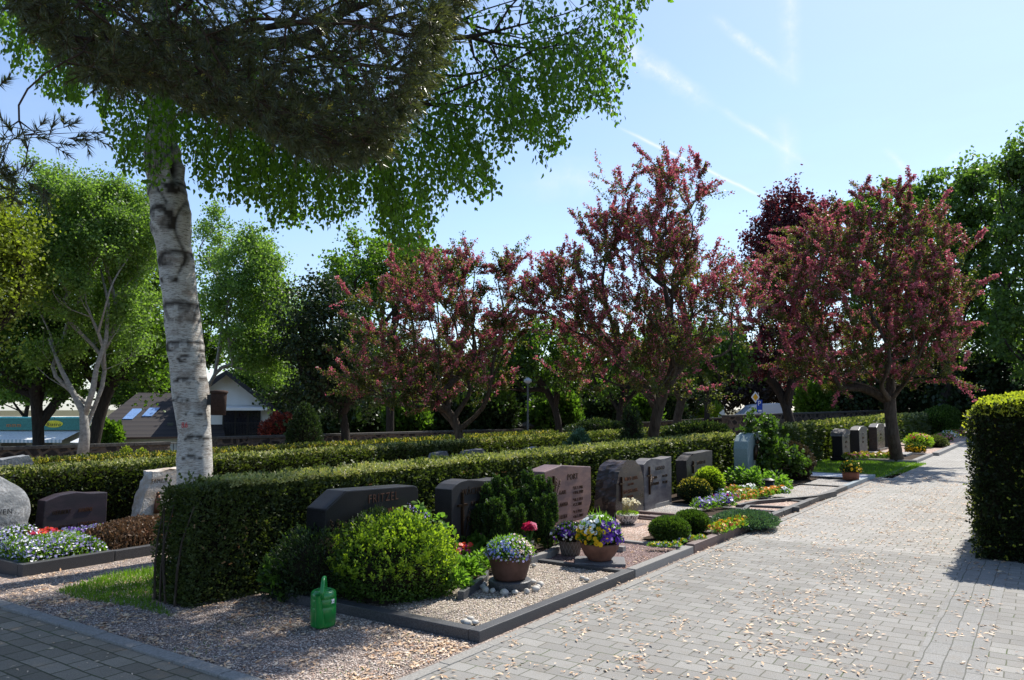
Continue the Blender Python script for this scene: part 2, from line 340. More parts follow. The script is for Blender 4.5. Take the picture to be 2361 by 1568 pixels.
M['pave_left'] = pavemat('weathered_block_paving', .22, .15, (.15, .125, .09), (.26, .22, .165), (.06, .06, .03), .007)
M['edge'] = plain('edging_slab', (.25, .24, .22), .85, .2, bmp=.3, scale=60)
M['litterbase'] = None
# ------------------------------------------------ camera, sun, sky
cam = bpy.data.cameras.new('camera'); cam.lens = 36*F_/2361; cam.sensor_width = 36; cam.clip_end = 3000; cam.clip_start = .05
co = bpy.data.objects.new('camera', cam); COL.objects.link(co); co.location = (0, 0, EYE)
co.rotation_euler = (math.pi/2+PIT, 0, YAW); sc.camera = co
sun = bpy.data.lights.new('sun', 'SUN'); sun.energy = 4.8; sun.angle = math.radians(.53); sun.color = (1, .95, .87)
so = bpy.data.objects.new('sun', sun); COL.objects.link(so); so.rotation_euler = SUND.to_track_quat('Z', 'Y').to_euler(); so.location = (0, 0, 40)
W = bpy.data.worlds.new('World'); sc.world = W; W.use_nodes = True; nt = W.node_tree; N, L = nt.nodes, nt.links
bg = [n for n in N if n.type == 'BACKGROUND'][0]
sky = N.new('ShaderNodeTexSky'); sky.sky_type = 'NISHITA'; sky.sun_disc = False
sky.sun_elevation = SUN_EL; sky.sun_rotation = SUN_AZ; sky.air_density = 1.; sky.dust_density = .6; sky.ozone_density = 2.; sky.altitude = 200
tc = N.new('ShaderNodeTexCoord'); vec = tc.outputs['Generated']
def dot(v, c):
    d = N.new('ShaderNodeVectorMath'); d.operation = 'DOT_PRODUCT'; L.new(v, d.inputs[0]); d.inputs[1].default_value = c; return d.outputs['Value']
def trail(a, b, width, amt, ns, fade=.06):
    """a contrail: part of a great circle between two sky directions"""
    A = Vector(ray(*a)[0]).normalized(); B = Vector(ray(*b)[0]).normalized()
    n = A.cross(B).normalized(); t = (B-A).normalized(); lo, hi = A.dot(t), B.dot(t)
    wobn = noisen(nt, vec, 30, 3)
    d = math_(nt, 'ADD', dot(vec, n), math_(nt, 'MULTIPLY', math_(nt, 'SUBTRACT', wobn, .5), width*1.1))
    e = math_(nt, 'SUBTRACT', 1., math_(nt, 'DIVIDE', math_(nt, 'ABSOLUTE', d), width), True)
    e = math_(nt, 'POWER', e, 1.5)
    l = dot(vec, t)
    m1 = math_(nt, 'MULTIPLY', math_(nt, 'SUBTRACT', l, lo), 1/fade, True); m2 = math_(nt, 'MULTIPLY', math_(nt, 'SUBTRACT', hi, l), 1/fade, True)
    e = math_(nt, 'MULTIPLY', math_(nt, 'MULTIPLY', e, m1), m2)
    if ns: e = math_(nt, 'MULTIPLY', e, ramp(nt, noisen(nt, vec, ns, 5, .7), [(.35, (.25,)*3), (.65, (1,)*3)]))
    return math_(nt, 'MULTIPLY', e, amt)
acc = None
for tr in [((1380, 70), (1650, 250), .016, .75, 45, .05), ((1620, 225), (1880, 390), .007, .6, 60, .08), ((1630, 30), (1840, 190), .009, .6, 60, .05),
           ((1812, -60), (1830, 210), .016, .42, 40, .03), ((1800, 260), (1825, 420), .02, .38, 40, .03), ((1420, 290), (1790, 470), .0035, .75, 0, .04),
           ((2035, 340), (2120, 420), .006, .55, 70, .02), ((2320, 300), (2350, 330), .005, .5, 0, .02), ((2160, 390), (2240, 330), .006, .2, 0, .02), ((1000, 600), (1700, 585), .008, .2, 30, .1), ((1150, 430), (1500, 395), .03, .35, 14, .1)]:
    e = trail(*tr); acc = e if acc is None else math_(nt, 'ADD', acc, e, True)
mp = N.new('ShaderNodeMapping'); mp.inputs['Scale'].default_value = (1.5, 2.2, 7); mp.inputs['Rotation'].default_value = (0, .15, .5); L.new(vec, mp.inputs[0])
cir = ramp(nt, noisen(nt, mp.outputs[0], 2.2, 6, .6), [(.38, (0,)*3), (.72, (.4,)*3)])
sep = N.new('ShaderNodeSeparateXYZ'); L.new(vec, sep.inputs[0])
low = math_(nt, 'MULTIPLY', math_(nt, 'SUBTRACT', .55, sep.outputs[2]), 1.6, True)
# thin high haze veils the side of the sky towards the sun
az = math_(nt, 'ADD', math_(nt, 'MULTIPLY', dot(vec, tuple(SUND)), .75), -.12, True)
cir = math_(nt, 'MULTIPLY', cir, math_(nt, 'ADD', low, .2))
veil = math_(nt, 'ADD', math_(nt, 'MULTIPLY', az, .35), cir, True)
c = mixc(nt, veil, mixc(nt, 1., sky.outputs[0], (.9, .93, 1.), 'MULTIPLY'), (2.9, 3.7, 4.85))
c = mixc(nt, acc, c, (4.9, 5.1, 5.3))
L.new(c, bg.inputs[0]); bg.inputs[1].default_value = .128
sc.view_settings.view_transform = 'Standard'; sc.view_settings.look = 'None'; sc.view_settings.exposure = .72; sc.view_settings.gamma = 1.
# ------------------------------------------------ ground, paving, gravel
def sheet(name, x0, x1, y0, y1, dz, mat, kind='structure', nx=24, ny=4):
    xs = np.linspace(x0, x1, nx); ys = np.linspace(y0, y1, ny)
    V = np.array([(x, y, gz(x)+dz) for y in ys for x in xs]); i = np.arange(nx-1)[None]+np.arange(ny-1)[:, None]*nx
    i = i.ravel(); F = np.stack([i, i+1, i+1+nx, i+nx], 1)
    return tag(mesh_np(name, V, [F], mat), kind=kind)
xs = np.array([-900, -300, -120, -78, -60, -28., -27.] + list(np.linspace(-26, -6, 30)) + [0, 20, 60, 200, 900]); ys = np.array([-300, -20, 0, 10, 30, 60, 120, 300, 900.])
V = np.array([(x, y, gz(x)) for y in ys for x in xs]); nx = len(xs); i = (np.arange(nx-1)[None]+np.arange(len(ys)-1)[:, None]*nx).ravel()
tag(mesh_np('ground', V, [np.stack([i, i+1, i+1+nx, i+nx], 1)], M['ground']), kind='structure')
sheet('gravel', -12, -3.36, 3.22, 60, .004, M['gravel'])
sheet('gravel', -30, -12, 3.22, 60, .004, M['gravel']).name = 'gravel_far'
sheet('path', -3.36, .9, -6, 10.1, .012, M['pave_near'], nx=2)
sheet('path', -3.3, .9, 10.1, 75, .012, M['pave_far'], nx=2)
sheet('path', -30, -3.36, -6, 3.12, .010, M['pave_left'])
M['rowpave'] = pavemat('border_row_paving', .3, .13, (.185, .181, .17), (.22, .215, .203), (.1, .1, .085), .004, .5, math.pi/2)
sheet('path', -.82, -.42, -6, 10.1, .016, M['rowpave'], nx=2)
bm = bmesh.new(); x = -3.37
while x > -16:
    w = .49; g = gz(x-w/2); box(bm, x-w, x-.008, 3.115, 3.225, g-.1, g+.028+R.uniform(-.003, .003)); x -= w+.006
tag(bobj('pavement_edging', bm, M['edge'], bevel=.006), kind='structure')
bm = bmesh.new(); y = 3.1
while y < 28:
    box(bm, -3.395, -3.305, y+.004, y+.496, -.1, .017+R.uniform(0, .004)); y += .5
tag(bobj('pavement_edging', bm, M['edge'], bevel=.005), kind='structure')
# loose gravel stones and fallen leaf flakes lying on it
def inrect(n, x0, x1, y0, y1): return np.stack([R.uniform(x0, x1, n), R.uniform(y0, y1, n)], 1)
def loose(name, xy, z, smin, smax, mat, shape='octa'):
    P = np.column_stack([xy, z]); n = len(P); U = R.normal(size=(n, 3)); U[:, 2] *= .15; Nn = np.array([0, 0, 1.])+R.normal(size=(n, 3))*.25
    return leafobj(name, P, R.uniform(smin, smax, n), mat, None, shape, U, Nn)
gzv = np.vectorize(gz)
p = np.concatenate([inrect(20000, -7.6, -3.45, 3.25, 4.6), inrect(12000, -8.7, -6.3, 3.25, 8)])
tag(loose('loose_gravel', p, gzv(p[:, 0])+.008, .008, .02, M['peb']), kind='stuff')
def litter(name, n, x0, x1, y0, y1, z, s0=.022, s1=.048, clump=True):
    p = inrect(n*3, x0, x1, y0, y1); P3 = np.column_stack([p, np.zeros(len(p))])
    k = wob(P3, 2.2, 3.)*.6+wob(P3, 7., 1.)*.7+wob(P3, 17., 2.)*.4+R.normal(size=len(p))*.2; p = p[np.argsort(-k)[:n]] if clump else p[:n]
    q = R.random(len(p)); m = R.random(len(p)) < .35
    U = R.normal(size=(len(p), 3)); U[:, 2] *= .12; Nn = np.array([0, 0, 1.])+R.normal(size=(len(p), 3))*.3
    return np.column_stack([p, gzv(p[:, 0])+z+.004]), U, Nn, R.uniform(s0, s1, len(p))
sets = [litter('', 1500, -3.3, .2, 3.3, 6.5, .018, .028, .062), litter('', 1500, -3.3, -.4, 6.5, 12, .018, .03, .06), litter('', 2200, -3.3, -.6, 12, 22, .018, .035, .06),
        litter('', 650, -3.43, -3.1, 4.6, 20, .02), litter('', 500, -3.43, -2.9, 9, 22, .02), litter('', 260, -7.5, -3.4, 1.2, 3.1, .016), litter('', 2600, -7.6, -3.45, 3.25, 4.55, .012, .03, .06),
        litter('', 2000, -8.7, -6.6, 3.3, 7.5, .01), litter('', 500, -9.5, -6, 3.3, 4.3, .01, .03, .06)]
P, U, Nn, S = [np.concatenate([s[i] for s in sets]) for i in range(4)]
o = leafobj('fallen_leaves', P, S, M['litter'], None, 'slim', U, Nn); tag(o, 'small pale dry leaf flakes scattered over paving and gravel', 'fallen leaves', kind='stuff')
# ------------------------------------------------ hedges
def hedge(label, x0, x1, y0, y1, h, dens, s0, mat, tipmat=None, name='clipped_hedge', falloff=12., amp=.03, taper=.0, zb=None, rnd_top=.04, sides='ftnbk', group=None, topsky=0., batter=0.):
    xc = (x0+x1)/2; g = gz(xc) if zb is None else zb
    T = thing(name, label, 'hedge', (xc, y0, g), group)
    bm = bmesh.new(); box(bm, x0+.09, x1-.09, y0+.09, y1-.09, g, g+h-.08); bobj('twig_core', bm, M['twig'], T)
    Ps, Ns, Ss = [], [], []
    cy = y0*.565*0
    for sd in sides:
        if sd == 'f': A = (y1-y0)*h; mk = lambda n: (np.stack([np.full(n, x1), R.uniform(y0, y1, n), R.uniform(0, h, n)], 1), (1, 0, 0)); d = 1.
        elif sd == 'k': A = (y1-y0)*h; mk = lambda n: (np.stack([np.full(n, x0), R.uniform(y0, y1, n), R.uniform(0, h, n)], 1), (-1, 0, 0)); d = .25
        elif sd == 't': A = (y1-y0)*(x1-x0); mk = lambda n: (np.stack([R.uniform(x0, x1, n), R.uniform(y0, y1, n), np.full(n, h)], 1), (0, 0, 1)); d = 1.25
        elif sd == 'n': A = (x1-x0)*h; mk = lambda n: (np.stack([R.uniform(x0, x1, n), np.full(n, y0), R.uniform(0, h, n)], 1), (0, -1, 0)); d = 1.3
        else: A = (x1-x0)*h; mk = lambda n: (np.stack([R.uniform(x0, x1, n), np.full(n, y1), R.uniform(0, h, n)], 1), (0, 1, 0)); d = .4
        n = int(A*dens*d); P, nn = mk(n); dist = np.hypot(P[:, 0], P[:, 1]); sc0 = np.clip(dist/falloff, 1, 6)
        keep = R.random(n) < 1/sc0**1.7; P = P[keep]; sc0 = sc0[keep]; n = len(P); nn = np.tile(np.array(nn, float), (n, 1))
        P += nn*(wob(P, 2.2)*amp+wob(P, 7., 2)*amp*.6)[:, None] - nn*(R.random(n)**2*.07)[:, None]
        if rnd_top: 
            e = np.clip((P[:, 2]-(h-rnd_top*3))/(rnd_top*3), 0, 1)**2*rnd_top; P[:, 0] -= np.sign(P[:, 0]-xc)*e*(np.abs(P[:, 0]-xc) > (x1-x0)*.3)
            ex = np.clip((np.abs(P[:, 0]-xc)-((x1-x0)/2-rnd_top*2.5))/(rnd_top*2.5), 0, 1)**2; P[:, 2] -= ex*rnd_top*(P[:, 2] > h-.1)
        if batter: P[:, 0] = xc+(P[:, 0]-xc)*(1-batter*(1-P[:, 2]/h)); 
        Ps.append(P); Ns.append(nn); Ss.append(s0*np.clip(sc0, 1, 4)*R.uniform(.6, 1.3, n))
    P = np.concatenate(Ps); Nn = np.concatenate(Ns); S = np.concatenate(Ss); P[:, 2] += g
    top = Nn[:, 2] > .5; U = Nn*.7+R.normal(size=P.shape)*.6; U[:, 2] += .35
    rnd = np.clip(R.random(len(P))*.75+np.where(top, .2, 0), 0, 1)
    leafobj('foliage', P, S, mat, T, 'spray', U, None, rnd)
    if tipmat is not None:
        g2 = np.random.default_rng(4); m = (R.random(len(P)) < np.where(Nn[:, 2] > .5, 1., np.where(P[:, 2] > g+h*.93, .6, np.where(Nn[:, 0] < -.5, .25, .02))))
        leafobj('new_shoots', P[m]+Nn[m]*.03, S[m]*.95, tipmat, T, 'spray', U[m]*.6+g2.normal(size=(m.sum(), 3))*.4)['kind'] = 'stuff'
    return T
M['hedgetop'] = fol('sunlit_hedge_tips', (.22, .24, .08), (.33, .34, .14), (.44, .33, .2), .3, tmul=1.5)  # paler, so sunlight on the hedge tops is put into their colour
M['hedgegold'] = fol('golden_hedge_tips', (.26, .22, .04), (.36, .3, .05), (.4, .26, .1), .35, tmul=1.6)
M['drysprig'] = fol('dry_brown_sprigs', (.12, .07, .03), (.2, .12, .05), (.3, .2, .1), .2, (1.2, 1., .9))
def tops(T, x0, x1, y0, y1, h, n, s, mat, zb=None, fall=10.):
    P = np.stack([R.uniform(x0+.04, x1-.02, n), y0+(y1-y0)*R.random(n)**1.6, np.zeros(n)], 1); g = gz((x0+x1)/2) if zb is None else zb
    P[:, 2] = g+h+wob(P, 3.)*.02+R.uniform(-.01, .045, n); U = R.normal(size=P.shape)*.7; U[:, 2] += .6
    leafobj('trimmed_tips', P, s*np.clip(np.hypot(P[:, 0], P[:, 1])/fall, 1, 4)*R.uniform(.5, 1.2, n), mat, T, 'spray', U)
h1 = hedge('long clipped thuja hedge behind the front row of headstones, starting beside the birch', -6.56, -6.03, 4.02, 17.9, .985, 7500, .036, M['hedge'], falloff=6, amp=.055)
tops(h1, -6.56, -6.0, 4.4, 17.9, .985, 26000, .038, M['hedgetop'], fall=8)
g3 = np.random.default_rng(12)
for (x, dx) in ((-6.42, .05), (-6.33, -.06), (-6.2, .08), (-6.5, .02)):
    bm = bmesh.new(); tube(bm, [(x, 3.985, 0), (x+dx*.5, 3.97, .3), (x+dx, 3.98, .55), (x+dx*2.2, 4.02, .85)], [.013, .011, .008, .004], 6); bobj('woody_stem', bm, M['bark'], h1)
n = 1500; P = np.stack([np.full(n, -6.0), g3.uniform(4., 17.5, n), g3.random(n)**1.6*.9], 1); P = P[wob(P*3, 1., 5.) > .25]; leafobj('dry_sprigs', P+g3.normal(size=P.shape)*.012, .04, M['drysprig'], h1, 'spray', g3.normal(size=P.shape)+np.array([.6, 0, 0]))['kind'] = 'stuff'
n = 500; P = np.stack([g3.uniform(-6.6, -6., n), g3.uniform(4., 17.5, n), np.full(n, 1.)+g3.random(n)**2*.06], 1); leafobj('stray_shoots', P, .07, M['hedge'], h1, 'spray', g3.normal(size=P.shape)*.4+np.array([0, 0, 1.]))['kind'] = 'stuff'
h1b = hedge('far stretch of clipped hedge beyond the rose bush, behind the polished headstones', -6.5, -5.9, 19.8, 38, 1.06, 1500, .06, M['hedge'], falloff=9)
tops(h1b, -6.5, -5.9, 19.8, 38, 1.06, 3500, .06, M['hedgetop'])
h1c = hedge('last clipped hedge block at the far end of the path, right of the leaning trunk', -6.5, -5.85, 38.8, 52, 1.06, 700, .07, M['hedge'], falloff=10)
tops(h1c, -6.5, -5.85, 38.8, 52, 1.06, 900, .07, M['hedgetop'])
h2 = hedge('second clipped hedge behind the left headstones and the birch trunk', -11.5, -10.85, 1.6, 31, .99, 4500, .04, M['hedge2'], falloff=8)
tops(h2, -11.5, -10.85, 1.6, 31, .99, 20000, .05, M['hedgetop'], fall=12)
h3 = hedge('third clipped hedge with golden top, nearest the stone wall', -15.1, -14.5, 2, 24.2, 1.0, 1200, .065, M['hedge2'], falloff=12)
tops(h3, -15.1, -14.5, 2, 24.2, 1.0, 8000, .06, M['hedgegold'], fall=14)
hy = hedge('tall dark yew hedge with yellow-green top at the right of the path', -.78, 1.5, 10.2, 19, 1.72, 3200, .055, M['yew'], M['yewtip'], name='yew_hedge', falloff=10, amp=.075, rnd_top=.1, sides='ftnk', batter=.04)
# left face of the yew hedge comes from side 'k'
# ------------------------------------------------ trees
def skeleton(trunk, ells, ntips, r0, seed, tips=None, ragged=False, up=.15, tipr=.008, minr=.3, step=.45, power=.62, bias=.6):
    g = np.random.default_rng(seed); nodes = []; par = []
    t = [Vector(p) for p in trunk]
    for a, b in zip(t, t[1:]):
        k = max(1, int((b-a).length/step))
        for i in range(k): nodes.append(np.array(a.lerp(b, i/k))); par.append(len(nodes)-2)
    nodes.append(np.array(t[-1])); par.append(len(nodes)-2); par[0] = -1; nt_ = len(nodes)
    gtips = tips; tips = []; w = np.array([e[1][0]*e[1][1]*e[1][2] for e in ells]); w = w/max(w.sum(), 1e-9)
    for e, ww in zip(ells, w):
        m = max(3, int(ntips*ww)); d = unit(g.normal(size=(m, 3))); rr = (minr**3+(1-minr**3)*g.random(m))**(1/3)
        tips.append(np.array(e[0])+d*rr[:, None]*np.array(e[1])*(1+.12*g.normal(size=(m, 1))*.6))
    tips = np.concatenate(tips) if gtips is None else np.array(gtips)
    if ragged:
        c_ = np.array(ells[0][0]); rr_ = np.array(ells[0][1]).mean(); keep = wob((tips-c_)/rr_*2.6, 1., seed*1.3) > -.28; tips = tips[keep]
        ex = g.random(len(tips)) < .14; tips[ex] = c_+(tips[ex]-c_)*g.uniform(1.03, 1.2, (ex.sum(), 1))
    fork = nodes[max(0, int(nt_*minfork))] if (minfork := .6) else nodes[-1]
    tips = tips[np.argsort(np.linalg.norm(tips-fork, axis=1))]; s0 = int(nt_*.55)
    NP = np.zeros((nt_+len(tips)*40, 3)); NP[:nt_] = nodes; n = nt_; tipidx = []
    for tp in tips:
        c = NP[s0:n]; dv = tp-c; dist = np.linalg.norm(dv, axis=1)
        out = unit(c-fork+np.array([0, 0, .5])); cs = (out*dv).sum(1)/np.maximum(dist, 1e-6)
        j = s0+int(np.argmin(dist*(1+bias*(1-cs))+ (dist < .15)*9)); a = NP[j]; L_ = np.linalg.norm(tp-a); k = max(1, min(38, int(L_/step)))
        if par[j] >= 0: d0 = unit(a-NP[par[j]])
        else: d0 = np.array([0, 0, 1.])
        c1 = a+(d0*.25+unit(tp-a)*.75)*L_*.45+np.array([0, 0, up*L_*.5]); prev = j
        for i in range(1, k+1):
            s = i/k; q = (1-s)**2*a+2*s*(1-s)*c1+s*s*tp
            if i < k: q = q+g.normal(size=3)*.05*step
            NP[n] = q; par.append(prev); prev = n; n += 1
        tipidx.append(prev)
    NP = NP[:n]; par = np.array(par); cnt = np.zeros(n); cnt[tipidx] = 1
    for i in range(n-1, 0, -1): cnt[par[i]] += cnt[i]
    mc = np.full(n, -1); best = np.zeros(n)
    for i in range(1, n):
        if cnt[i] >= best[par[i]]: best[par[i]] = cnt[i]; mc[par[i]] = i
    for _ in range(5):
        k = np.arange(max(2, int(nt_*.5)), n); k = k[mc[k] >= 0]; NP[k] = NP[k]*.5+.25*(NP[par[k]]+NP[mc[k]])
    rad = tipr*np.maximum(cnt, 1)**power; mx = rad[0]; rad = np.minimum(rad*(1 if mx < r0 else 1), r0)
    if mx < r0: rad[cnt > 1] = tipr+(rad[cnt > 1]-tipr)*(r0-tipr)/(mx-tipr)
    return NP, par, cnt, rad
def segs(name, parts, mat, parent):
    """tapered limb pieces; parts = list of (A, B, ra, rb, sides), joined into one mesh"""
    VS, FS, o0 = [], [], 0
    for A, B, ra, rb, k in parts:
        d = unit(B-A); ref = np.where(np.abs(d[:, 2:3]) > .9, np.array([[1., 0, 0]]), np.array([[0, 0, 1.]]))
        x = unit(np.cross(d, ref)); y = np.cross(d, x); n = len(A); ang = np.arange(k)*2*math.pi/k
        ring = x[:, None]*np.cos(ang)[None, :, None]+y[:, None]*np.sin(ang)[None, :, None]
        V = np.concatenate([A[:, None]-d[:, None]*ra[:, None, None]*.3+ring*ra[:, None, None], B[:, None]+d[:, None]*rb[:, None, None]*.3+ring*rb[:, None, None]], 1).reshape(-1, 3)
        off = (np.arange(n)*2*k)[:, None]+o0; o0 += len(V); VS.append(V)
        FS.append(np.concatenate([np.array([[i, (i+1) % k, k+(i+1) % k, k+i]])+off for i in range(k)]))
    return mesh_np(name, np.concatenate(VS), [np.concatenate(FS)], mat, parent, smooth=True)
def twigs(NP, par, cnt, g, per, Lm, thr=3, up=.25, out=.5, down=0., center=None):
    idx = np.where((cnt <= thr) & (par >= 0))[0]; idx = np.repeat(idx, per); n = len(idx)
    B = NP[idx]+(NP[par[idx]]-NP[idx])*g.random((n, 1)); bd = unit(NP[idx]-NP[par[idx]])
    D = bd*out+g.normal(size=(n, 3))*.55; D[:, 2] += up-down; D = unit(D); Ls = Lm*g.uniform(.4, 1.4, n)
    return B, D, Ls
def tree(name, label, cat, trunk, ells, ntips, r0, nleaf, lsize, mat, bark, seed, per=2, Lm=.6, spread=.08, thr=3, up=.15, tw_up=.2, droop=0., shape='rhomb', group=None, flowers=None, tipr=.004, bias=.6, minr=.3, step=.45, wdraw=True, aspect=1.4):
    g = np.random.default_rng(seed+100); T = thing(name, label, cat, trunk[0], group)
    NP, par, cnt, rad = skeleton(trunk, ells, ntips, r0, seed, ragged=flowers is not None, up=up, tipr=tipr, bias=bias, minr=minr, step=step)
    i = np.arange(1, len(NP)); base = np.linalg.norm(NP[par[i]]-np.array(trunk[0]), axis=1)
    ra = rad[par[i]].copy(); rb = rad[i].copy()
    fl = 1+.45*np.exp(-base/(r0*2.)); ra *= np.where(cnt[i] > ntips*.3, fl, 1); ra = np.minimum(ra, rb*1.25+.004)
    big = cnt[i] > ntips*.5
    segs('trunk', [(NP[par[i]][big], NP[i][big], ra[big], rb[big], 12)], bark, T)
    B, D, Ls = twigs(NP, par, cnt, g, per, Lm, thr, tw_up); n = len(B); parts = [(NP[par[i]][~big], NP[i][~big], ra[~big], rb[~big], 5)]
    if wdraw: parts.append((B, B+D*Ls[:, None]*.9+np.array([0, 0, -droop])*Ls[:, None]*.4, np.full(n, .004), np.full(n, .002), 3))
    segs('branches', parts, bark, T)
    wq = g.random(n)**1.3+.05; q = g.choice(n, nleaf, p=wq/wq.sum()); t = g.random(nleaf); P = B[q]+D[q]*(Ls[q]*t)[:, None]+g.normal(size=(nleaf, 3))*spread
    P[:, 2] -= droop*(t**2)*Ls[q]
    U = g.normal(size=P.shape); U[:, 2] -= .3
    leafobj('crown', P, lsize*g.uniform(.6, 1.35, len(P)), mat, T, shape, U, aspect=aspect)
    if flowers:
        fm, fs, nf, fsp, f0, zlo = flowers
        wq = g.random(n)**1.7; q = g.choice(n, nf, p=wq/wq.sum()); t = f0+(1.08-f0)*g.random(nf); C = B[q]+D[q]*(Ls[q]*t)[:, None]
        hz = (C[:, 2]-zlo[0])/(zlo[1]-zlo[0]); C = C[g.random(len(C)) < np.clip(.15+hz*.9, .1, 1)]
        Q = (C[:, None]+g.normal(size=(len(C), 4, 3))*fsp).reshape(-1, 3)
        leafobj('blossom', Q, fs*g.uniform(.6, 1.25, len(Q)), fm, T, 'disc', None, None, np.repeat(g.random(len(C)), 4))
    return T
def V3(p): return tuple(p)
def ell(u, v, d, ru, rv, rd=None, dd=0):
    c = atd(u, v, d+dd); r = px(ru, d); return (V3(c), (r, (px(rd, d) if rd else r*.85), px(rv, d)))
def ground_at(u, d):
    p = atd(u, HZ, d); p.z = gz(p.x); return p
def trk(u0, d, pts):
    b = ground_at(u0, d); b.z -= .05; return [V3(b)]+[V3(atd(u, v, d)) for u, v in pts]
G = 'pink hawthorns between the grave rows'
tree('hawthorn_tree', 'left pink-flowering hawthorn, low and wide, behind the second hedge', 'tree', trk(1066, 19, [(1064, 985), (1060, 940)]),
     [ell(1010, 770, 19, 215, 190), ell(830, 850, 19, 75, 60), ell(1150, 700, 19, 100, 130), ell(1000, 880, 19, 195, 70)], 900, .1, 60000, .048, M['hawleaf'], M['bark'], 3, per=2, Lm=.5, spread=.04, flowers=(M['haw'], .036, 18000, .026, .3, (.9, 4.6)), group=G, up=.25, tw_up=.35)
tree('hawthorn_tree', 'tallest pink-flowering hawthorn, spiky open top, in the middle', 'tree', trk(1497, 18.5, [(1500, 985), (1512, 920), (1500, 880)]),
     [ell(1470, 700, 18.5, 215, 190), ell(1500, 520, 18.5, 150, 150), ell(1290, 700, 18.5, 110, 110), ell(1650, 720, 18.5, 110, 130), ell(1480, 850, 18.5, 200, 80)], 1080, .13, 66000, .048, M['hawleaf'], M['bark'], 8, per=2, Lm=.62, spread=.04, flowers=(M['haw'], .038, 27000, .026, .25, (2., 5.4)), group=G, up=.3, tw_up=.5)
t3 = at(2070, 1066)
tree('hawthorn_tree', 'right pink-flowering hawthorn, dense and round on a leaning trunk beside the path', 'tree', [(t3.x, t3.y, -.05)]+[V3(atd(u, v, 23.6)) for u, v in ((2058, 1000), (2040, 920), (2010, 880))],
     [ell(1985, 690, 23.6, 235, 215), ell(2000, 530, 23.6, 130, 130), ell(1800, 700, 23.6, 100, 120), ell(2130, 720, 23.6, 95, 150), ell(1990, 830, 23.6, 205, 85)], 1300, .17, 105000, .055, M['hawleaf'], M['bark'], 5, per=2, Lm=.6, spread=.05, flowers=(M['haw'], .045, 38000, .031, .25, (1.3, 4.8)), group=G, up=.3, tw_up=.35)
BGR = 'trees along and beyond the cemetery wall'
def bg(name, label, u0, d, trunk, ells, n, r0, mat, bark, seed, ls=.15, **k):
    A = sum(math.pi*e[1][0]*e[1][2] for e in ells)*.8; k = dict(k); k.pop('lpt', 0); cov = k.pop('cov', 6.)
    return tree(name, label, 'tree', trk(u0, d, trunk), ells, int(n*1.8), r0*.75, int(min(110000, A*cov/(.42*ls*ls))), ls, mat, bark, seed, group=BGR, **{**dict(per=2, Lm=.9, spread=.2, step=.8, tipr=.012, wdraw=False), **k})
TW = bg('birch_tree', 'two-stemmed white birch standing in front of the wall at the left', 187, 24, [(190, 1000), (192, 940)], [ell(200, 640, 24, 150, 180), ell(110, 560, 24, 110, 150), ell(280, 560, 24, 100, 140), ell(210, 480, 24, 130, 60), ell(120, 830, 24, 60, 70), ell(290, 800, 24, 50, 90)], 300, .08, M['birch2'], M['bark_pale'], 21, .075, Lm=.7, cov=10, spread=.16, wdraw=True, tipr=.004)
for pts, r_ in (([(190, 1055), (196, 1000), (192, 950), (168, 905), (140, 850), (112, 780)], [.17, .14, .11, .08, .06, .035]), ([(194, 960), (214, 900), (222, 850), (245, 780), (250, 700), (232, 620)], [.09, .085, .07, .06, .045, .03])):
    bm = bmesh.new(); tube(bm, [atd(u, v, 23.6) for u, v in pts], r_, 12); bobj('stem', bm, M['bark_pale'], TW, True)
bg('maple_tree', 'dark maple at the far left with a black trunk in front of the bistro', 92, 27, [(95, 960), (92, 900)], [ell(60, 800, 27, 140, 130), ell(130, 880, 27, 70, 60), ell(150, 700, 28, 120, 130)], 170, .24, M['maple'], M['bark_dark'], 22, .12, lpt=16)
bg('maple_tree', 'bright green maple with a dark leaning trunk just left of the near birch', 214, 28, [(222, 960), (235, 860)], [ell(260, 760, 28, 130, 130), ell(350, 820, 28, 70, 100), ell(330, 600, 29, 110, 150)], 200, .27, M['maple_b'], M['bark_dark'], 23, .13, lpt=16)
bg('maple_tree', 'yellow-green tree cut by the left edge of the view', -60, 21, [(-60, 900), (-50, 800)], [ell(0, 650, 21, 85, 160), ell(-40, 560, 21, 120, 120)], 150, .2, M['yellowish'], M['bark_dark'], 24, .09, lpt=14)
bg('birch_tree', 'slim pale birch with airy crown to the right of the near trunk', 462, 36, [(470, 880), (530, 770)], [ell(570, 690, 36, 95, 150), ell(600, 825, 36, 85, 65), ell(480, 560, 38, 45, 90), ell(590, 600, 36, 45, 60)], 230, .11, M['birch2'], M['bark_pale'], 25, .11, Lm=.9, cov=8, tipr=.005, lpt=14, droop=.5)
bg('maple_tree', 'light green airy tree behind the white gable', 650, 56, [(650, 900), (650, 840)], [ell(640, 800, 56, 100, 130), ell(600, 880, 56, 90, 50)], 200, .25, M['birch2'], M['bark_dark'], 61, .2, cov=7)
bg('maple_tree', 'broad green tree behind the tiled roof and the near birch trunk', 400, 58, [(400, 900), (400, 840)], [ell(400, 780, 58, 140, 150), ell(330, 870, 58, 110, 70)], 220, .3, M['maple'], M['bark_dark'], 62, .22, cov=7)
bg('hornbeam_tree', 'very dark dense tree left of the leftmost hawthorn', 800, 34, [(800, 930), (790, 860)], [ell(735, 780, 34, 105, 145), ell(800, 850, 34, 110, 110), ell(690, 920, 34, 60, 40)], 230, .25, M['dark'], M['bark_dark'], 26, .14, lpt=20, Lm=.8)
bg('maple_tree', 'light green maple rising behind the left hawthorn', 900, 44, [(900, 900), (890, 800)], [ell(860, 660, 44, 120, 110), ell(970, 640, 44, 90, 70), ell(790, 650, 44, 50, 60)], 240, .3, M['maple_b'], M['bark_dark'], 27, .19, lpt=16)
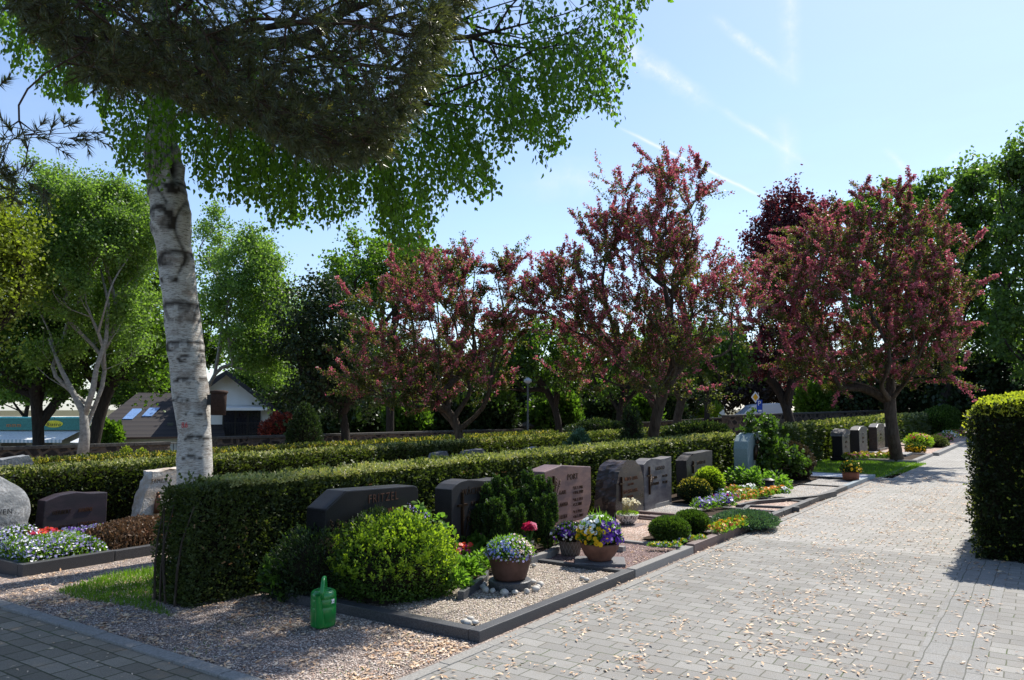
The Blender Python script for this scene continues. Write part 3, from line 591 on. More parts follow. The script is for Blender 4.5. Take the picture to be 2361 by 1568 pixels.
bg('maple_tree', 'green tree behind the gap between left and middle hawthorns', 1290, 44, [(1290, 930), (1290, 880)], [ell(1270, 830, 44, 120, 90), ell(1160, 850, 44, 100, 80)], 170, .25, M['maple'], M['bark_dark'], 28, .2, lpt=16)
bg('linden_tree', 'green tree behind the trunk of the middle hawthorn', 1425, 42, [(1425, 940), (1425, 890)], [ell(1420, 850, 42, 110, 80), ell(1560, 830, 42, 110, 80)], 170, .22, M['maple'], M['bark_dark'], 29, .19, lpt=16)
bg('linden_tree', 'forked brown-trunked tree just right of the middle hawthorn trunk', 1557, 34, [(1557, 950), (1556, 900)], [ell(1560, 840, 34, 95, 55), ell(1640, 820, 34, 70, 60)], 130, .24, M['maple'], M['bark'], 30, .14, lpt=14)
bg('linden_tree', 'small straight-trunked tree in front of the wall gap', 1627, 32, [(1627, 950), (1626, 910)], [ell(1640, 840, 32, 85, 70)], 90, .15, M['maple'], M['bark_dark'], 31, .13, lpt=14)
bg('copper_beech_tree', 'dark purple copper beech between the middle and right hawthorns', 1822, 36, [(1822, 930), (1825, 860)], [ell(1830, 640, 36, 110, 190), ell(1800, 560, 36, 75, 70), ell(1840, 520, 36, 90, 70), ell(1800, 830, 36, 110, 60)], 330, .28, M['copper'], M['bark_dark'], 32, .13, lpt=18, Lm=.8, spread=.15)
bg('chestnut_tree', 'green tree directly behind the right hawthorn', 2000, 52, [(2000, 900), (2000, 800)], [ell(2050, 620, 52, 150, 190), ell(1960, 560, 52, 80, 110)], 230, .4, M['maple_b'], M['bark_dark'], 33, .26, lpt=16)
bg('chestnut_tree', 'tall chestnut right of the right hawthorn', 2180, 47, [(2180, 900), (2190, 800)], [ell(2200, 620, 47, 120, 230), ell(2220, 470, 47, 110, 90), ell(2260, 800, 47, 110, 110)], 330, .45, M['chest'], M['bark_dark'], 34, .24, lpt=18)
bg('chestnut_tree', 'tallest chestnut cut by the right edge of the view', 2420, 42, [(2420, 900), (2420, 750)], [ell(2390, 600, 42, 105, 280), ell(2330, 760, 42, 60, 130), ell(2400, 450, 42, 90, 120)], 300, .45, M['chest'], M['bark_dark'], 35, .21, lpt=16)
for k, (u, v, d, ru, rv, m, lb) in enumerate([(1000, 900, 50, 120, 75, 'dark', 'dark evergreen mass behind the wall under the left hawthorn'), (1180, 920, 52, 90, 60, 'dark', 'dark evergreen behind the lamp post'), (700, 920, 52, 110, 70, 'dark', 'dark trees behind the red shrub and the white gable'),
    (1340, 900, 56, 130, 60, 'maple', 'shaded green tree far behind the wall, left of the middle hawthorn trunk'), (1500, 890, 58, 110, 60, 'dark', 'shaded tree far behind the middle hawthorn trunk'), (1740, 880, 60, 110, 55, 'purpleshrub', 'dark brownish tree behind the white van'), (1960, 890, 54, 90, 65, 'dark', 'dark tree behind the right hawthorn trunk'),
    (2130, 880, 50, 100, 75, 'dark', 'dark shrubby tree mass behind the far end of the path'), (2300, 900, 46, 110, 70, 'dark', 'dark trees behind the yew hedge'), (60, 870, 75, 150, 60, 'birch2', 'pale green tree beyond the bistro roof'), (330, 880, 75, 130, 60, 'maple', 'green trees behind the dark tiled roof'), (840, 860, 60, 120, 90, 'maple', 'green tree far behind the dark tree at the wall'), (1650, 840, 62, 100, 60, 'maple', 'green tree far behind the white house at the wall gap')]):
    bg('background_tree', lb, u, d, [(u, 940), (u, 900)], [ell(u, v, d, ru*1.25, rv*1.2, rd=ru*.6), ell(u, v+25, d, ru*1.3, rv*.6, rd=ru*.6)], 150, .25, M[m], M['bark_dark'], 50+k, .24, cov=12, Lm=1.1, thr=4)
# ------------------------------------------------ the near birch
def interp(x, pts): return np.interp(x, [p[0] for p in pts], [p[1] for p in pts])
BD = 9.
m, nt, N, L = newmat('white_birch_bark'); v = coord(nt, (5, 5, 26)); n1 = noisen(nt, v, 3., 6, .7); n2 = noisen(nt, coord(nt, (1.5, 1.5, 2.5)), 2.2, 5, .65); n3 = noisen(nt, coord(nt, (9, 9, 70)), 3, 3, .6)
c = ramp(nt, n1, [(.33, (.05, .042, .036)), (.42, (.3, .28, .25)), (.5, (.46, .44, .4)), (.7, (.58, .56, .52))])
c = mixc(nt, ramp(nt, n3, [(.6, (0,)*3), (.66, (.75,)*3)]), c, (.14, .11, .09))
c = mixc(nt, ramp(nt, n2, [(.5, (0,)*3), (.66, (.75,)*3)]), c, (.17, .13, .1))
a = N.new('ShaderNodeAttribute'); a.attribute_name = 'rnd'; c = mixc(nt, a.outputs['Fac'], c, (.035, .028, .022))
finish(nt, c, .75, .25, bump(nt, math_(nt, 'ADD', n1, math_(nt, 'MULTIPLY', a.outputs['Fac'], -1.)), .5, .012)); M['birchbark'] = m
prof = [(1262, 406, 498), (1200, 405, 494), (1110, 406, 489), (1000, 410, 488), (900, 396, 482), (800, 386, 471), (700, 376, 459), (620, 368, 451), (560, 356, 442), (490, 347, 443), (460, 346, 436), (420, 342, 423), (385, 336, 424), (350, 339, 414), (305, 340, 405), (200, 342, 400), (80, 340, 396), (-100, 330, 384), (-400, 300, 345), (-800, 240, 275)]
base = ground_at(452, BD)
T = thing('birch_tree', 'large white birch trunk with the red number 86, nearest tree, drooping green foliage', 'tree', (base.x, base.y, base.z))
TB = T
cen = []; rr = []
vs_ = np.linspace(1262, -800, 330)
lu = interp(vs_, prof[::-1]); ru = interp(vs_, [(p[0], p[2]) for p in prof[::-1]])
scars = [(425, 605, 46, 20), (425, 727, 60, 26), (440, 803, 48, 14), (457, 830, 28, 10), (455, 880, 34, 9), (440, 440, 40, 14), (380, 448, 38, 12), (430, 925, 20, 7), (462, 1010, 20, 6), (455, 1055, 18, 6), (380, 520, 36, 34), (405, 650, 20, 7), (458, 955, 14, 5)]
V = []; rnd = []; SEG = 110; lu, ru = lu+(ru-lu)*.035, ru-(ru-lu)*.035
for i, vv in enumerate(vs_):
    c0 = atd((lu[i]+ru[i])/2, vv, BD); r = px((ru[i]-lu[i])/2, BD)
    if i == 0: c0.z = -.12
    cen.append(c0); rr.append(r)
    th = np.arange(SEG)/SEG*2*math.pi; dx = np.cos(th); dy = np.sin(th)
    P = np.stack([c0.x+RIGHT.x*dx*r+FWD.x*dy*r, c0.y+RIGHT.y*dx*r+FWD.y*dy*r, np.full(SEG, c0.z)], 1)
    k = wob(P, 5.)*.012+wob(P, 14., 3)*.006; s = np.zeros(SEG); uu = (lu[i]+ru[i])/2+dx*(ru[i]-lu[i])/2
    for (su, sv, sa, sb) in scars:
        e = np.sqrt(((uu-su)/sa)**2+((vv-sv)/sb)**2+1e-6); e = np.where(dy < .2, e, 9.)+wob(P, 30., su*.1)*.12
        s += np.exp(-((e-.95)/.2)**2)*1.3*(vv < sv+sb*.6)+np.exp(-((e-.45)/.3)**2)*.6*(wob(P, 18., sv*.1) > .0); k += np.exp(-(e/1.)**2)*.014
    # two dark hollows with rolled rims where big limbs were cut
    for (su, sv, sa, sb) in [(358, 385, 9, 36), (412, 395, 6, 28), (350, 540, 4, 16)]:
        e = np.sqrt(((uu-su)/sa)**2+((vv-sv)/sb)**2); e = np.where(dy < .3, e, 9.)
        s += np.clip(1.3-e, 0, 1)*1.1; k += np.exp(-((e-1.7)/.5)**2)*.028-np.exp(-(e/.8)**2)*.07
    for (uc, amp_, v0, v1) in [(427, 9, 460, 640), (360, 14, 430, 520), (388, 16, 335, 480)]:
        e = np.abs(uu-(uc+amp_*math.sin(vv*.045+uc)))/3.2; s += np.exp(-e*e)*.8*(v0 < vv < v1)*(dy < .2); k -= np.exp(-e*e)*.008*(v0 < vv < v1)
    V.append(P+(P-np.array([c0.x, c0.y, c0.z]))/r*k[:, None]); rnd.append(np.clip(s, 0, 1))
V = np.concatenate(V); n = len(vs_); i = (np.arange(n-1)[:, None]*SEG+np.arange(SEG)[None]).ravel(); j = (np.arange(n-1)[:, None]*SEG+(np.arange(SEG)[None]+1) % SEG).ravel()
mesh_np('trunk', V, [np.stack([i, j, j+SEG, i+SEG], 1)], M['birchbark'], T, np.concatenate(rnd), smooth=True)
vbR = [(0, 95), (60, 190), (130, 240), (200, 250), (250, 290), (280, 395), (330, 400), (350, 445), (420, 330), (450, 440), (520, 470), (600, 470), (625, 535), (700, 520), (780, 525), (830, 505), (880, 540), (950, 600), (985, 560), (1010, 495), (1060, 440), (1100, 470), (1150, 440), (1180, 330), (1240, 320), (1265, 392), (1305, 330), (1330, 260), (1380, 260), (1425, 300), (1440, 200), (1455, 90), (1478, 80), (1485, -20)]
g = np.random.default_rng(77); ST_ = []
for q in range(560):
    if q % 5 == 0: uc_ = ((q//5)*0.61803 % 1)*1500-10+g.normal()*6
    u = float(np.clip(uc_+g.normal()*12, -20, 1482))
    vb = interp(u, vbR); vb = vb-abs(g.normal())*150 if g.random() < .62 else vb-g.uniform(0, 25)
    ln = g.uniform(120, 330)*(1 if u > 330 else .55)*(.62 if u > 1100 else 1); d = g.uniform(7.6, 10.3)
    u0 = u+(380-u)*.05-(18 if u > 380 else -18); ST_.append((u0, vb-ln, u, vb, d, .062, g.uniform(17, 25)))
for q in range(300):
    u = g.uniform(-250, 1250); vb = g.uniform(-560, 20); d = g.uniform(7.3, 11); ST_.append((u-15, vb-200, u, vb, d, .085, 12))  # unseen strands above the view, added to shade the ground
HI_SHADE = []  # unseen high birch sprays, added and shaped to dapple gravel and paving
while len(HI_SHADE) < 2300:
    x, y, z = g.uniform(-9, -3.2), g.uniform(4., 12.4), g.uniform(8.2, 11.5); gy, gx = y-.835*z, x-.088*z
    if gy > 4.9 or (gy > 3.15 and gx < -7.2) or gx > -3.9+.25*(gy < 3): continue
    if wob(np.array([x, y, z*.5]), 1.6, 4.) < (-.7 if gy > 3.1 else .0): continue
    if EYE-1e9 > 0: continue
    if HZ-(z-EYE-.1)*F_/(-x*.565+y*.825) > -30: continue
    HI_SHADE.append((x, y, z))
A, Bp, U_, S_, tipsB = [], [], [], [], []
segA, segB = [], []
for it in ST_+HI_SHADE:
    if len(it) == 3: b = np.array(it); a = b+np.array([-.25, -.2, .8]); ls, dens = .1, 10
    else: u0, v0, u1, v1, d, ls, dens = it; a = np.array(atd(u0, v0, d+g.normal()*.15)); b = np.array(atd(u1, v1, d))
    tipsB.append(a); L_ = np.linalg.norm(b-a); mid = (a+b)/2+np.array([(b-a)[0]*.2, (b-a)[1]*.2, .12*L_])
    K = 7; t = np.linspace(0, 1, K)[:, None]; pl = (1-t)**2*a+2*t*(1-t)*mid+t*t*b; pl[1:-1] += g.normal(size=(K-2, 3))*.012
    segA.append(pl[:-1]); segB.append(pl[1:]); nl = int(L_*dens*3.4); tt = g.random(nl)**.8*(K-1-1e-3); ii = tt.astype(int); f = (tt-ii)[:, None]
    Pp = pl[ii]*(1-f)+pl[ii+1]*f; o_ = g.normal(size=(nl, 3))*np.array([.055, .055, .04]); A.append(Pp+o_)
    U_.append(np.stack([g.normal(size=nl)*.45, g.normal(size=nl)*.45, -1+g.normal(size=nl)*.35], 1)); S_.append(ls*g.uniform(.55, 1.2, nl))
cn = [Vector((c.x, c.y, c.z)) for c in cen]; tr = [V3(c) for c in cn[::22]]
tips = np.array(tipsB)
NP, par, cnt, rad = skeleton(tr[3:], [], 0, .1, 9, tips, up=.12, tipr=.0032, bias=.9, step=.35, power=.55)
i = np.arange(1, len(NP)); i = i[np.linalg.norm(NP[par[i]]-NP[i], axis=1) > 1e-4]; k = i[i >= sum(1 for _ in range(0))]
isb = cnt[i] < len(tips)*.45
segs('branches', [(NP[par[i]][isb], NP[i][isb], np.minimum(rad[par[i]][isb], .07), np.minimum(rad[i][isb], .07), 6), (np.concatenate(segA), np.concatenate(segB), np.full(len(segA)*6, .0028), np.full(len(segA)*6, .0022), 4)], M['bark_dark'], T)
P = np.concatenate(A); U = np.concatenate(U_); leafobj('foliage', P, np.concatenate(S_), M['birchleaf'], T, 'leaf', U)
# painted number and the hollow behind the tag
FONT = None
def textmesh(name, txt, size, Mx, mat, parent, depth=.004, align='CENTER', bold=0., shear=0., sx=1.):
    cu = bpy.data.curves.new(name, 'FONT'); cu.body = txt; cu.size = size; cu.extrude = depth; cu.align_x = align; cu.offset = bold; cu.shear = shear; cu.resolution_u = 3; cu.space_character = 1.18
    o = bpy.data.objects.new('tmp', cu); COL.objects.link(o); me = bpy.data.meshes.new_from_object(o); bpy.data.objects.remove(o)
    me.transform(Mx @ Matrix.Diagonal((sx, 1, 1, 1))); me.materials.clear(); me.materials.append(mat)
    return link(bpy.data.objects.new(name, me), parent)
def frame(o, x, y, z): return Matrix(((x.x, y.x, z.x, o.x), (x.y, y.y, z.y, o.y), (x.z, y.z, z.z, o.z), (0, 0, 0, 1)))
ZUP = Vector((0, 0, 1))
M['redpaint'] = plain('red_paint', (.55, .05, .06), .7, .2)
ci = min(range(len(vs_)), key=lambda q: abs(vs_[q]-975)); cc = cen[ci]; rt = rr[ci]
o = textmesh('painted_number', '86', .088, frame(Vector((0, 0, 0)), RIGHT, ZUP, -FWD), M['redpaint'], T, .001, sx=.8)
p0 = atd(442, 985, BD)
for vv in o.data.vertices:
    lx = vv.co.dot(RIGHT)+(p0-cc).dot(RIGHT); dn = vv.co.dot(-FWD); c1 = cen[ci]
    zz = p0.z+vv.co.z; d = math.sqrt(max(rt*rt-lx*lx, 0))+.016+dn; w = cc+RIGHT*lx-FWD*d; vv.co = Vector((w.x, w.y, zz))
bx = Matrix.Translation(atd(393, 978, 8.84)) @ Matrix.Rotation(YAW, 4, 'Z'); M['tagdark'] = plain('dark_green_tag', (.03, .04, .03), .5)
boxo('tree_tag', (-.035, .035, -.012, .0, -.016, .016), M['tagdark'], T, .003, bx)
# nest box
c = atd(504, 930, 8.95); T = thing('nest_box', 'dark brown round nest box hanging on the birch trunk', 'nest box', (c.x, c.y, c.z-.13))
bm = bmesh.new(); lathe(bm, [(0, -.135), (.07, -.135), (.083, -.13), (.087, .11), (.086, .12), (0, .12)], c, 28); bobj('body', bm, M['nestbox'], T, True)
bm = bmesh.new(); lathe(bm, [(0, .112), (.096, .112), (.1, .122), (.097, .142), (.05, .15), (0, .151)], c, 28); bobj('lid', bm, M['nestbox'], T, True)
boxo('hanger', (-.13, -.07, -.012, .012, -.02, .1), M['iron'], T, 0, Matrix.Translation(c) @ Matrix.Rotation(YAW, 4, 'Z'))
# ------------------------------------------------ overhanging pine
pb = [(20, 20), (60, 70), (120, 125), (200, 205), (300, 235), (350, 215), (450, 280), (560, 300), (640, 350), (760, 405), (850, 385), (900, 330), (960, 250), (1000, 150), (1040, 50), (1070, -20)]
g = np.random.default_rng(5); tips = []
while len(tips) < 2700:
    u = g.uniform(20, 1060); vbm = interp(u, pb)-34; v = g.uniform(-140, vbm) if g.random() < .6 else vbm-abs(g.normal())*50
    if v < -140: v = g.uniform(-140, 140)
    if v > vbm: continue
    d = g.uniform(4.7, 7.2); tips.append(np.array(atd(u, v, d)))
for (u, v) in [(208, 312), (172, 322), (150, 285), (112, 302), (64, 330), (104, 432), (114, 388), (52, 440), (22, 462), (34, 250), (84, 392), (10, 200), (20, 300), (0, 350), (8, 390), (40, 360), (0, 430), (70, 280), (130, 320), (-20, 260), (30, 405), (60, 415), (-10, 330), (0, 280), (90, 310), (15, 430), (45, 300), (0, 240)]:
    tips.append(np.array(atd(u-12+g.normal()*5, v+g.normal()*5, g.uniform(3.9, 4.6))))
nsil = 28; tips = np.array(tips); pr = ground_at(-620, 4.6)
T = thing('pine_tree', 'pine overhanging from the upper left, dark needled boughs in front of the birch', 'tree', (pr.x, pr.y, pr.z))
tr = [V3((pr.x, pr.y, -.1)), V3((pr.x+.05, pr.y, 2.)), V3((pr.x-.05, pr.y+.1, 4.)), V3((pr.x, pr.y, 6.5))]
lim = tr[:3]+[V3(atd(u, v, d)) for u, v, d in ((-300, -250, 5.2), (100, -330, 6.2), (500, -300, 5.6), (900, -200, 6.4))]
NP, par, cnt, rad = skeleton(lim, [], 0, .19, 4, tips, up=.35, tipr=.0025, bias=.1, step=.2, power=.5)
i = np.arange(1, len(NP)); rr2 = np.minimum(rad*.32, .012)
segs('trunk', [(np.array(tr[:-1], float), np.array(tr[1:], float), np.array([.21, .19, .17]), np.array([.19, .17, .1]), 14)], M['bark_pine'], T)
# every bough tip carries a spray of short side shoots, every shoot a brush of needles
last = np.where(cnt <= 4)[0]; last = last[(par[last] >= 0)]; tipn = np.array([k for k in last if NP[k][2] > 1.9]); bd = unit(NP[tipn]-NP[par[tipn]])
rep_ = np.repeat(np.arange(len(tipn)), 3); B = NP[tipn][rep_]; D = bd[rep_]*.6+g.normal(size=(len(rep_), 3))*.55+np.array([RIGHT.x*.25, RIGHT.y*.25, .05]); D = unit(D); Ls = g.uniform(.06, .19, len(rep_)); E = B+D*Ls[:, None]
segs('branches', [(NP[par[i]], NP[i], rr2[par[i]], rr2[i], 5), (B, E, np.full(len(B), .0026), np.full(len(B), .0018), 4)], M['bark_pine'], T)
n = len(B); nn = int(min(34, 420000/n)); print('pine shoots', n)
t = g.random((n, nn)); rad3 = g.normal(size=(n, nn, 3)); rad3 -= (rad3*D[:, None]).sum(-1, keepdims=True)*D[:, None]; rad3 = unit(rad3)
Pn = B[:, None]+D[:, None]*(Ls[:, None]*(.3+.7*t))[..., None]; Un = unit(rad3*(.95-.5*t[..., None])+D[:, None]*(.6+.6*t[..., None]))
leafobj('needles', Pn.reshape(-1, 3), (.058*g.uniform(.75, 1.25, (n, nn))).ravel(), M['pine'], T, 'needle', Un.reshape(-1, 3), aspect=1.9, rnd=np.repeat(g.random(n)*.6, nn)+g.random(n*nn)*.4)
m = g.random(n) < .07; C = E[m]; C = (C[:, None]+g.normal(size=(len(C), 14, 3))*.0085).reshape(-1, 3)
leafobj('pollen_cones', C, .012*g.uniform(.7, 1.3, len(C)), M['pinecone'], T, 'octa')
# ------------------------------------------------ walls
def wallseg(name, label, p0, p1, z0, z1, thick=.45, grp=None, cope=True, zb=None):
    p0 = Vector(p0); p1 = Vector(p1); L_ = (p1-p0).length; x = (p1-p0).normalized(); y = ZUP.cross(x); z_b = min(gz(p0.x), gz(p1.x))-.3
    Mx = frame(Vector((p0.x, p0.y, 0)), x, y, ZUP); T = thing(name, label, 'wall', (p0.x, p0.y, gz(p0.x)), grp)
    bm = bmesh.new(); pts = [(0, z_b), (L_, z_b), (L_, z1), (0, z0)]; prism(bm, pts, 'y', -thick/2, thick/2)
    for v in bm.verts: v.co = Mx @ v.co
    bobj('masonry', bm, M['wall'], T)
    bm = bmesh.new(); k = max(1, int(L_/1.3))
    for i in range(k):
        a, b = L_*i/k+.01, L_*(i+1)/k-.01; za, zb_ = z0+(z1-z0)*a/L_, z0+(z1-z0)*b/L_
        prism(bm, [(a, za-.004), (b, zb_-.004), (b, zb_+.085), (a, za+.085)], 'y', -thick/2-.06, thick/2+.06)
    for v in bm.verts: v.co = Mx @ v.co
    bobj('coping', bm, M['cope'], T); return T
def wp(u, v, X): p = onx(u, v, X); return Vector((p.x, p.y, 0)), p.z-.09
a, za = wp(-260, 1038, -26); b, zb_ = wp(384, 1018, -26)
wallseg('stone_wall', 'dark rubble wall at the left, below the bistro and the tiled roof, ending at the iron gate', a, b, za, zb_)
a, za = wp(492, 1007, -26); b, zb_ = wp(1205, 988, -26)
wallseg('stone_wall', 'rubble wall between the iron gate and the lamp post pillar', a, b, za, zb_)
a2, za2 = wp(1222, 989, -26); e = atd(1668, 962, 45); wallseg('stone_wall', 'low dark wall right of the lamp pillar behind the middle hawthorn trunk', a2, Vector((e.x, e.y, 0)), za2, e.z-.09)
e0 = atd(1672, 957, 40); e1 = atd(2250, 938, 58); wallseg('stone_wall', 'higher dark wall at the right, in front of the white van', Vector((e0.x, e0.y, 0)), Vector((e1.x, e1.y, 0)), e0.z-.09, e1.z-.09)
p = onx(1213, 980, -26.); bm = bmesh.new(); g0 = gz(-26)-.1; pxh = .36
box(bm, p.x-pxh, p.x+pxh, p.y-pxh, p.y+pxh, g0, p.z-.15); o = bobj('gate_pillar', bm, M['wall']); T = thing('stone_pillar', 'square stone pillar with pointed cap in the wall beside the lamp post', 'pillar', (p.x, p.y, g0)); o.name = 'shaft'; o.parent = T; o.location = -T.location
bm = bmesh.new(); box(bm, p.x-.42, p.x+.42, p.y-.42, p.y+.42, p.z-.15, p.z-.05); ap = bm.verts.new((p.x, p.y, p.z+.22)); q = [bm.verts.new((p.x+sx*.42, p.y+sy*.42, p.z-.046)) for sx, sy in ((-1, -1), (1, -1), (1, 1), (-1, 1))]
for i in range(4): bm.faces.new((q[i], q[(i+1) % 4], ap))
bobj('cap', bm, M['cope'], T)
# iron gate
a = onx(392, 1022, -26); b = onx(480, 1018, -26); T = thing('iron_gate', 'open black iron railing gate in the gap of the wall left of the birch', 'gate', (a.x, a.y, gz(-26)))
bm = bmesh.new(); y = a.y
while y < b.y: tube(bm, [(-26, y, gz(-26)+.05), (-26, y, a.z)], .012, 5); y += .14
bobj('bars', bm, M['iron'], T)
for z_ in (a.z, gz(-26)+.2): bm = bmesh.new(); tube(bm, [(-26, a.y, z_), (-26, b.y, z_)], .018, 5); bobj('rail', bm, M['iron'], T)
# lamp post
p = atd(1217, 975, 41); q = atd(1217, 884, 41); T = thing('lamp_post', 'thin grey lamp post with small round head above the wall pillar', 'street lamp', (p.x, p.y, gz(p.x)))
bm = bmesh.new(); tube(bm, [(p.x, p.y, gz(p.x)), (q.x, q.y, q.z)], [.06, .045], 8); bobj('post', bm, plain('grey_post', (.09, .1, .095), .6), T)
bm = bmesh.new(); lathe(bm, [(0, -.02), (.1, 0), (.22, .1), (.2, .2), (.05, .3), (0, .31)], q, 14); bobj('lamp_head', bm, plain('milky_lamp_glass', (.4, .42, .42)), T, True)
# ------------------------------------------------ buildings beyond the wall
def locf(u, d): o = atd(u, HZ, d); o.z = 0; return o, frame(o, RIGHT, FWD, ZUP)
def lbox(name, b, mat, parent, Mx, bevel=0): return boxo(name, b, mat, parent, bevel, Mx)
def lpoly(name, faces, mat, parent, Mx, solid=0.):
    bm = bmesh.new()
    for f in faces: bm.faces.new([bm.verts.new(Mx @ Vector(p)) for p in f])
    if solid: bmesh.ops.recalc_face_normals(bm, faces=bm.faces); r = bmesh.ops.extrude_face_region(bm, geom=bm.faces[:]); bmesh.ops.translate(bm, verts=[v for v in r['geom'] if isinstance(v, bmesh.types.BMVert)], vec=(0, 0, -solid))
    return bobj(name, bm, mat, parent)
m, nt, N, L = newmat('dark_roof_tiles'); v = coord(nt, (1, 1, 1)); w = N.new('ShaderNodeTexWave'); w.bands_direction = 'Z'; w.inputs['Scale'].default_value = 1.25; w.inputs['Distortion'].default_value = .3; w.wave_profile = 'SAW'; L.new(v, w.inputs[0])
c = ramp(nt, w.outputs['Fac'], [(0, (.015, .014, .015)), (.16, (.05, .043, .04)), (1, (.033, .029, .03))]); finish(nt, c, .8, .25, bump(nt, w.outputs['Fac'], .6, .05)); M['tiles'] = m
s_ = 50/F_; o, Mx = locf(560, 50); _r = Matrix.Rotation(math.radians(24), 3, 'Z'); Mx = frame(o, _r @ RIGHT, _r @ FWD, ZUP); T = thing('white_house', 'white house with dark tiled roof and black-framed lattice window behind the wall', 'house', (o.x, o.y, gz(o.x)))
zf = lambda v: EYE-(v-HZ)*s_; xf = lambda u: (u-560)*s_*1.06
ax, az_ = xf(522), zf(856); rx_, rz_ = xf(700), zf(998); lx_ = xf(430); lz_ = zf(930)
lpoly('gable_wall', [[(lx_+.4, 0, -3), (rx_-.4, 0, -3), (rx_-.4, 0, rz_+.15), (ax, 0, az_-.15), (lx_+.4, 0, lz_)]], M['white'], T, Mx)
lpoly('gable_roof', [[(ax, -.9, az_), (rx_, -.9, rz_-.1), (rx_, 9, rz_-.1), (ax, 9, az_)], [(ax, -.9, az_), (ax, 9, az_), (lx_, 9, lz_-.1), (lx_, -.9, lz_-.1)]], M['tiles'], T, Mx, .12)
bmv = M['tiles']; lpoly('barge_board', [[(ax, -.93, az_+.02), (rx_+.1, -.93, rz_-.14), (rx_-.1, -.93, rz_-.42), (ax, -.93, az_-.3)], [(ax, -.935, az_+.02), (lx_, -.935, lz_-.14), (lx_+.1, -.935, lz_-.42), (ax, -.935, az_-.3)]], plain('dark_board', (.03, .03, .035)), T, Mx)
we = zf(1002); wl, wr = xf(262), ax
lpoly('side_roof', [[(wl-.2, -1.2, we), (wr, -1.2, we), (wr, 3.6, zf(925)+.55), (xf(350), 3.6, zf(925)+.55)]], M['tiles'], T, Mx, .1)
lbox('side_wall', (wl+.5, lx_+.45, -.6, .2, -3, we+.2), M['white'], T, Mx)
lbox('gutter', (wl-.2, wr-1, -1.33, -1.21, we-.12, we), plain('copper_gutter', (.12, .07, .05)), T, Mx)
for (u0, u1, v0, v1) in [(326, 352, 944, 966), (362, 384, 942, 960)]:
    t0 = (zf(v1)-we)/(zf(925)+.55-we); t1 = (zf(v0)-we)/(zf(925)+.55-we)
    f = lpoly('skylight', [[(xf(u0), -1.2+4.8*t0-.03, zf(v1)+.05), (xf(u0)+.55, -1.2+4.8*t0-.03, zf(v1)+.05), (xf(u1)+.35, -1.2+4.8*t1-.03, zf(v0)+.06), (xf(u1)-.25, -1.2+4.8*t1-.03, zf(v0)+.06)]], M['skylight'], T, Mx, .03)
W_ = lbox('window', (xf(519), xf(597), -.14, -.02, zf(1006), zf(945)), M['iron'], T, Mx)
for a, b in ((522, 543), (547, 568), (573, 594)): lbox('pane', (xf(a), xf(b), -.17, -.145, zf(1001), zf(949)), M['glass'], W_, Mx)
for u in np.arange(523, 594, 3.4): pass
bm = bmesh.new()
for u in np.arange(520, 600, 3.1): box(bm, xf(u), xf(u)+.025, -.62, -.6, zf(1006), zf(975), M=Mx)
box(bm, xf(518), xf(600), -.64, -.58, zf(975), zf(974)+.02, M=Mx); bobj('balcony_railing', bm, M['iron'], T)
A_ = lpoly('awning', [[(xf(516), -.02, zf(934)), (xf(606), -.02, zf(934)), (xf(606), -1.2, zf(941)), (xf(516), -1.2, zf(941))]], M['white'], T, Mx, .05)
lbox('valance', (xf(516), xf(606), -1.22, -1.19, zf(946), zf(941)+.02), M['white'], A_, Mx)
# deer silhouette on the wall
bm = bmesh.new(); dx_, dz_ = xf(488), zf(990); s = .022
for pts in [[(-8, 0), (8, 0), (9, 7), (5, 9), (-7, 8), (-9, 4)], [(-8, -9), (-6.5, -9), (-6, 1), (-8, 1)], [(6, -9), (7.5, -9), (8, 1), (6, 1)], [(-9, 6), (-6, 8), (-9, 16), (-13, 15), (-12, 13)], [(-14, -11), (12, -11), (12, -9.3), (-14, -9.3)]]:
    prism(bm, [(dx_+x*s, dz_+z*s) for x, z in pts], 'y', -.05, -.01)
for v in bm.verts: v.co = Mx @ v.co
bobj('deer_ornament', bm, M['iron'], T)
# bistro
s_ = 72/F_; o, Mx = locf(90, 72); xf = lambda u: (u-90)*s_; zf = lambda v: EYE-(v-HZ)*s_
T = thing('bistro_building', 'low shop with teal sign band and striped awning behind the dark maple at far left', 'building', (o.x, o.y, gz(o.x)))
lbox('wall', (xf(-140), xf(185), .3, 8, -6, zf(962)), plain('cream_render', (.6, .58, .52)), T, Mx)
S_ = lbox('sign_band', (xf(-140), xf(188), -.2, .28, zf(991), zf(964)), plain('teal_sign', (.06, .22, .19)), T, Mx); lbox('trim', (xf(-140), xf(188), -.24, .3, zf(964), zf(961)), plain('cyan_trim', (.2, .65, .65)), S_, Mx)
bm = bmesh.new(); seg = 28; c_ = (xf(129), zf(977)); prism(bm, [(c_[0]+19*s_*1.1*math.cos(k*2*math.pi/seg), c_[1]+8*s_*math.sin(k*2*math.pi/seg)) for k in range(seg)], 'y', -.25, -.205)
for v in bm.verts: v.co = Mx @ v.co
bobj('oval_sign', bm, plain('yellow_sign', (.75, .65, .05)), S_)
fr = frame(Mx @ Vector((c_[0], -.27, zf(982))), RIGHT, ZUP, -FWD); textmesh('sign_lettering', 'Bistro', .48, fr, M['iron'], S_, .01, shear=.3, sx=.95)
fr = frame(Mx @ Vector((xf(38), -.22, zf(984))), RIGHT, ZUP, -FWD); textmesh('sign_lettering', 'mmm', .55, fr, plain('orange_sign', (.6, .2, .05)), S_, .01)
m, nt, N, L = newmat('striped_awning'); v = coord(nt, (1, 1, 1), rot=(0, 0, -YAW)); w = N.new('ShaderNodeTexWave'); w.bands_direction = 'X'; w.inputs['Scale'].default_value = .9; L.new(v, w.inputs[0])
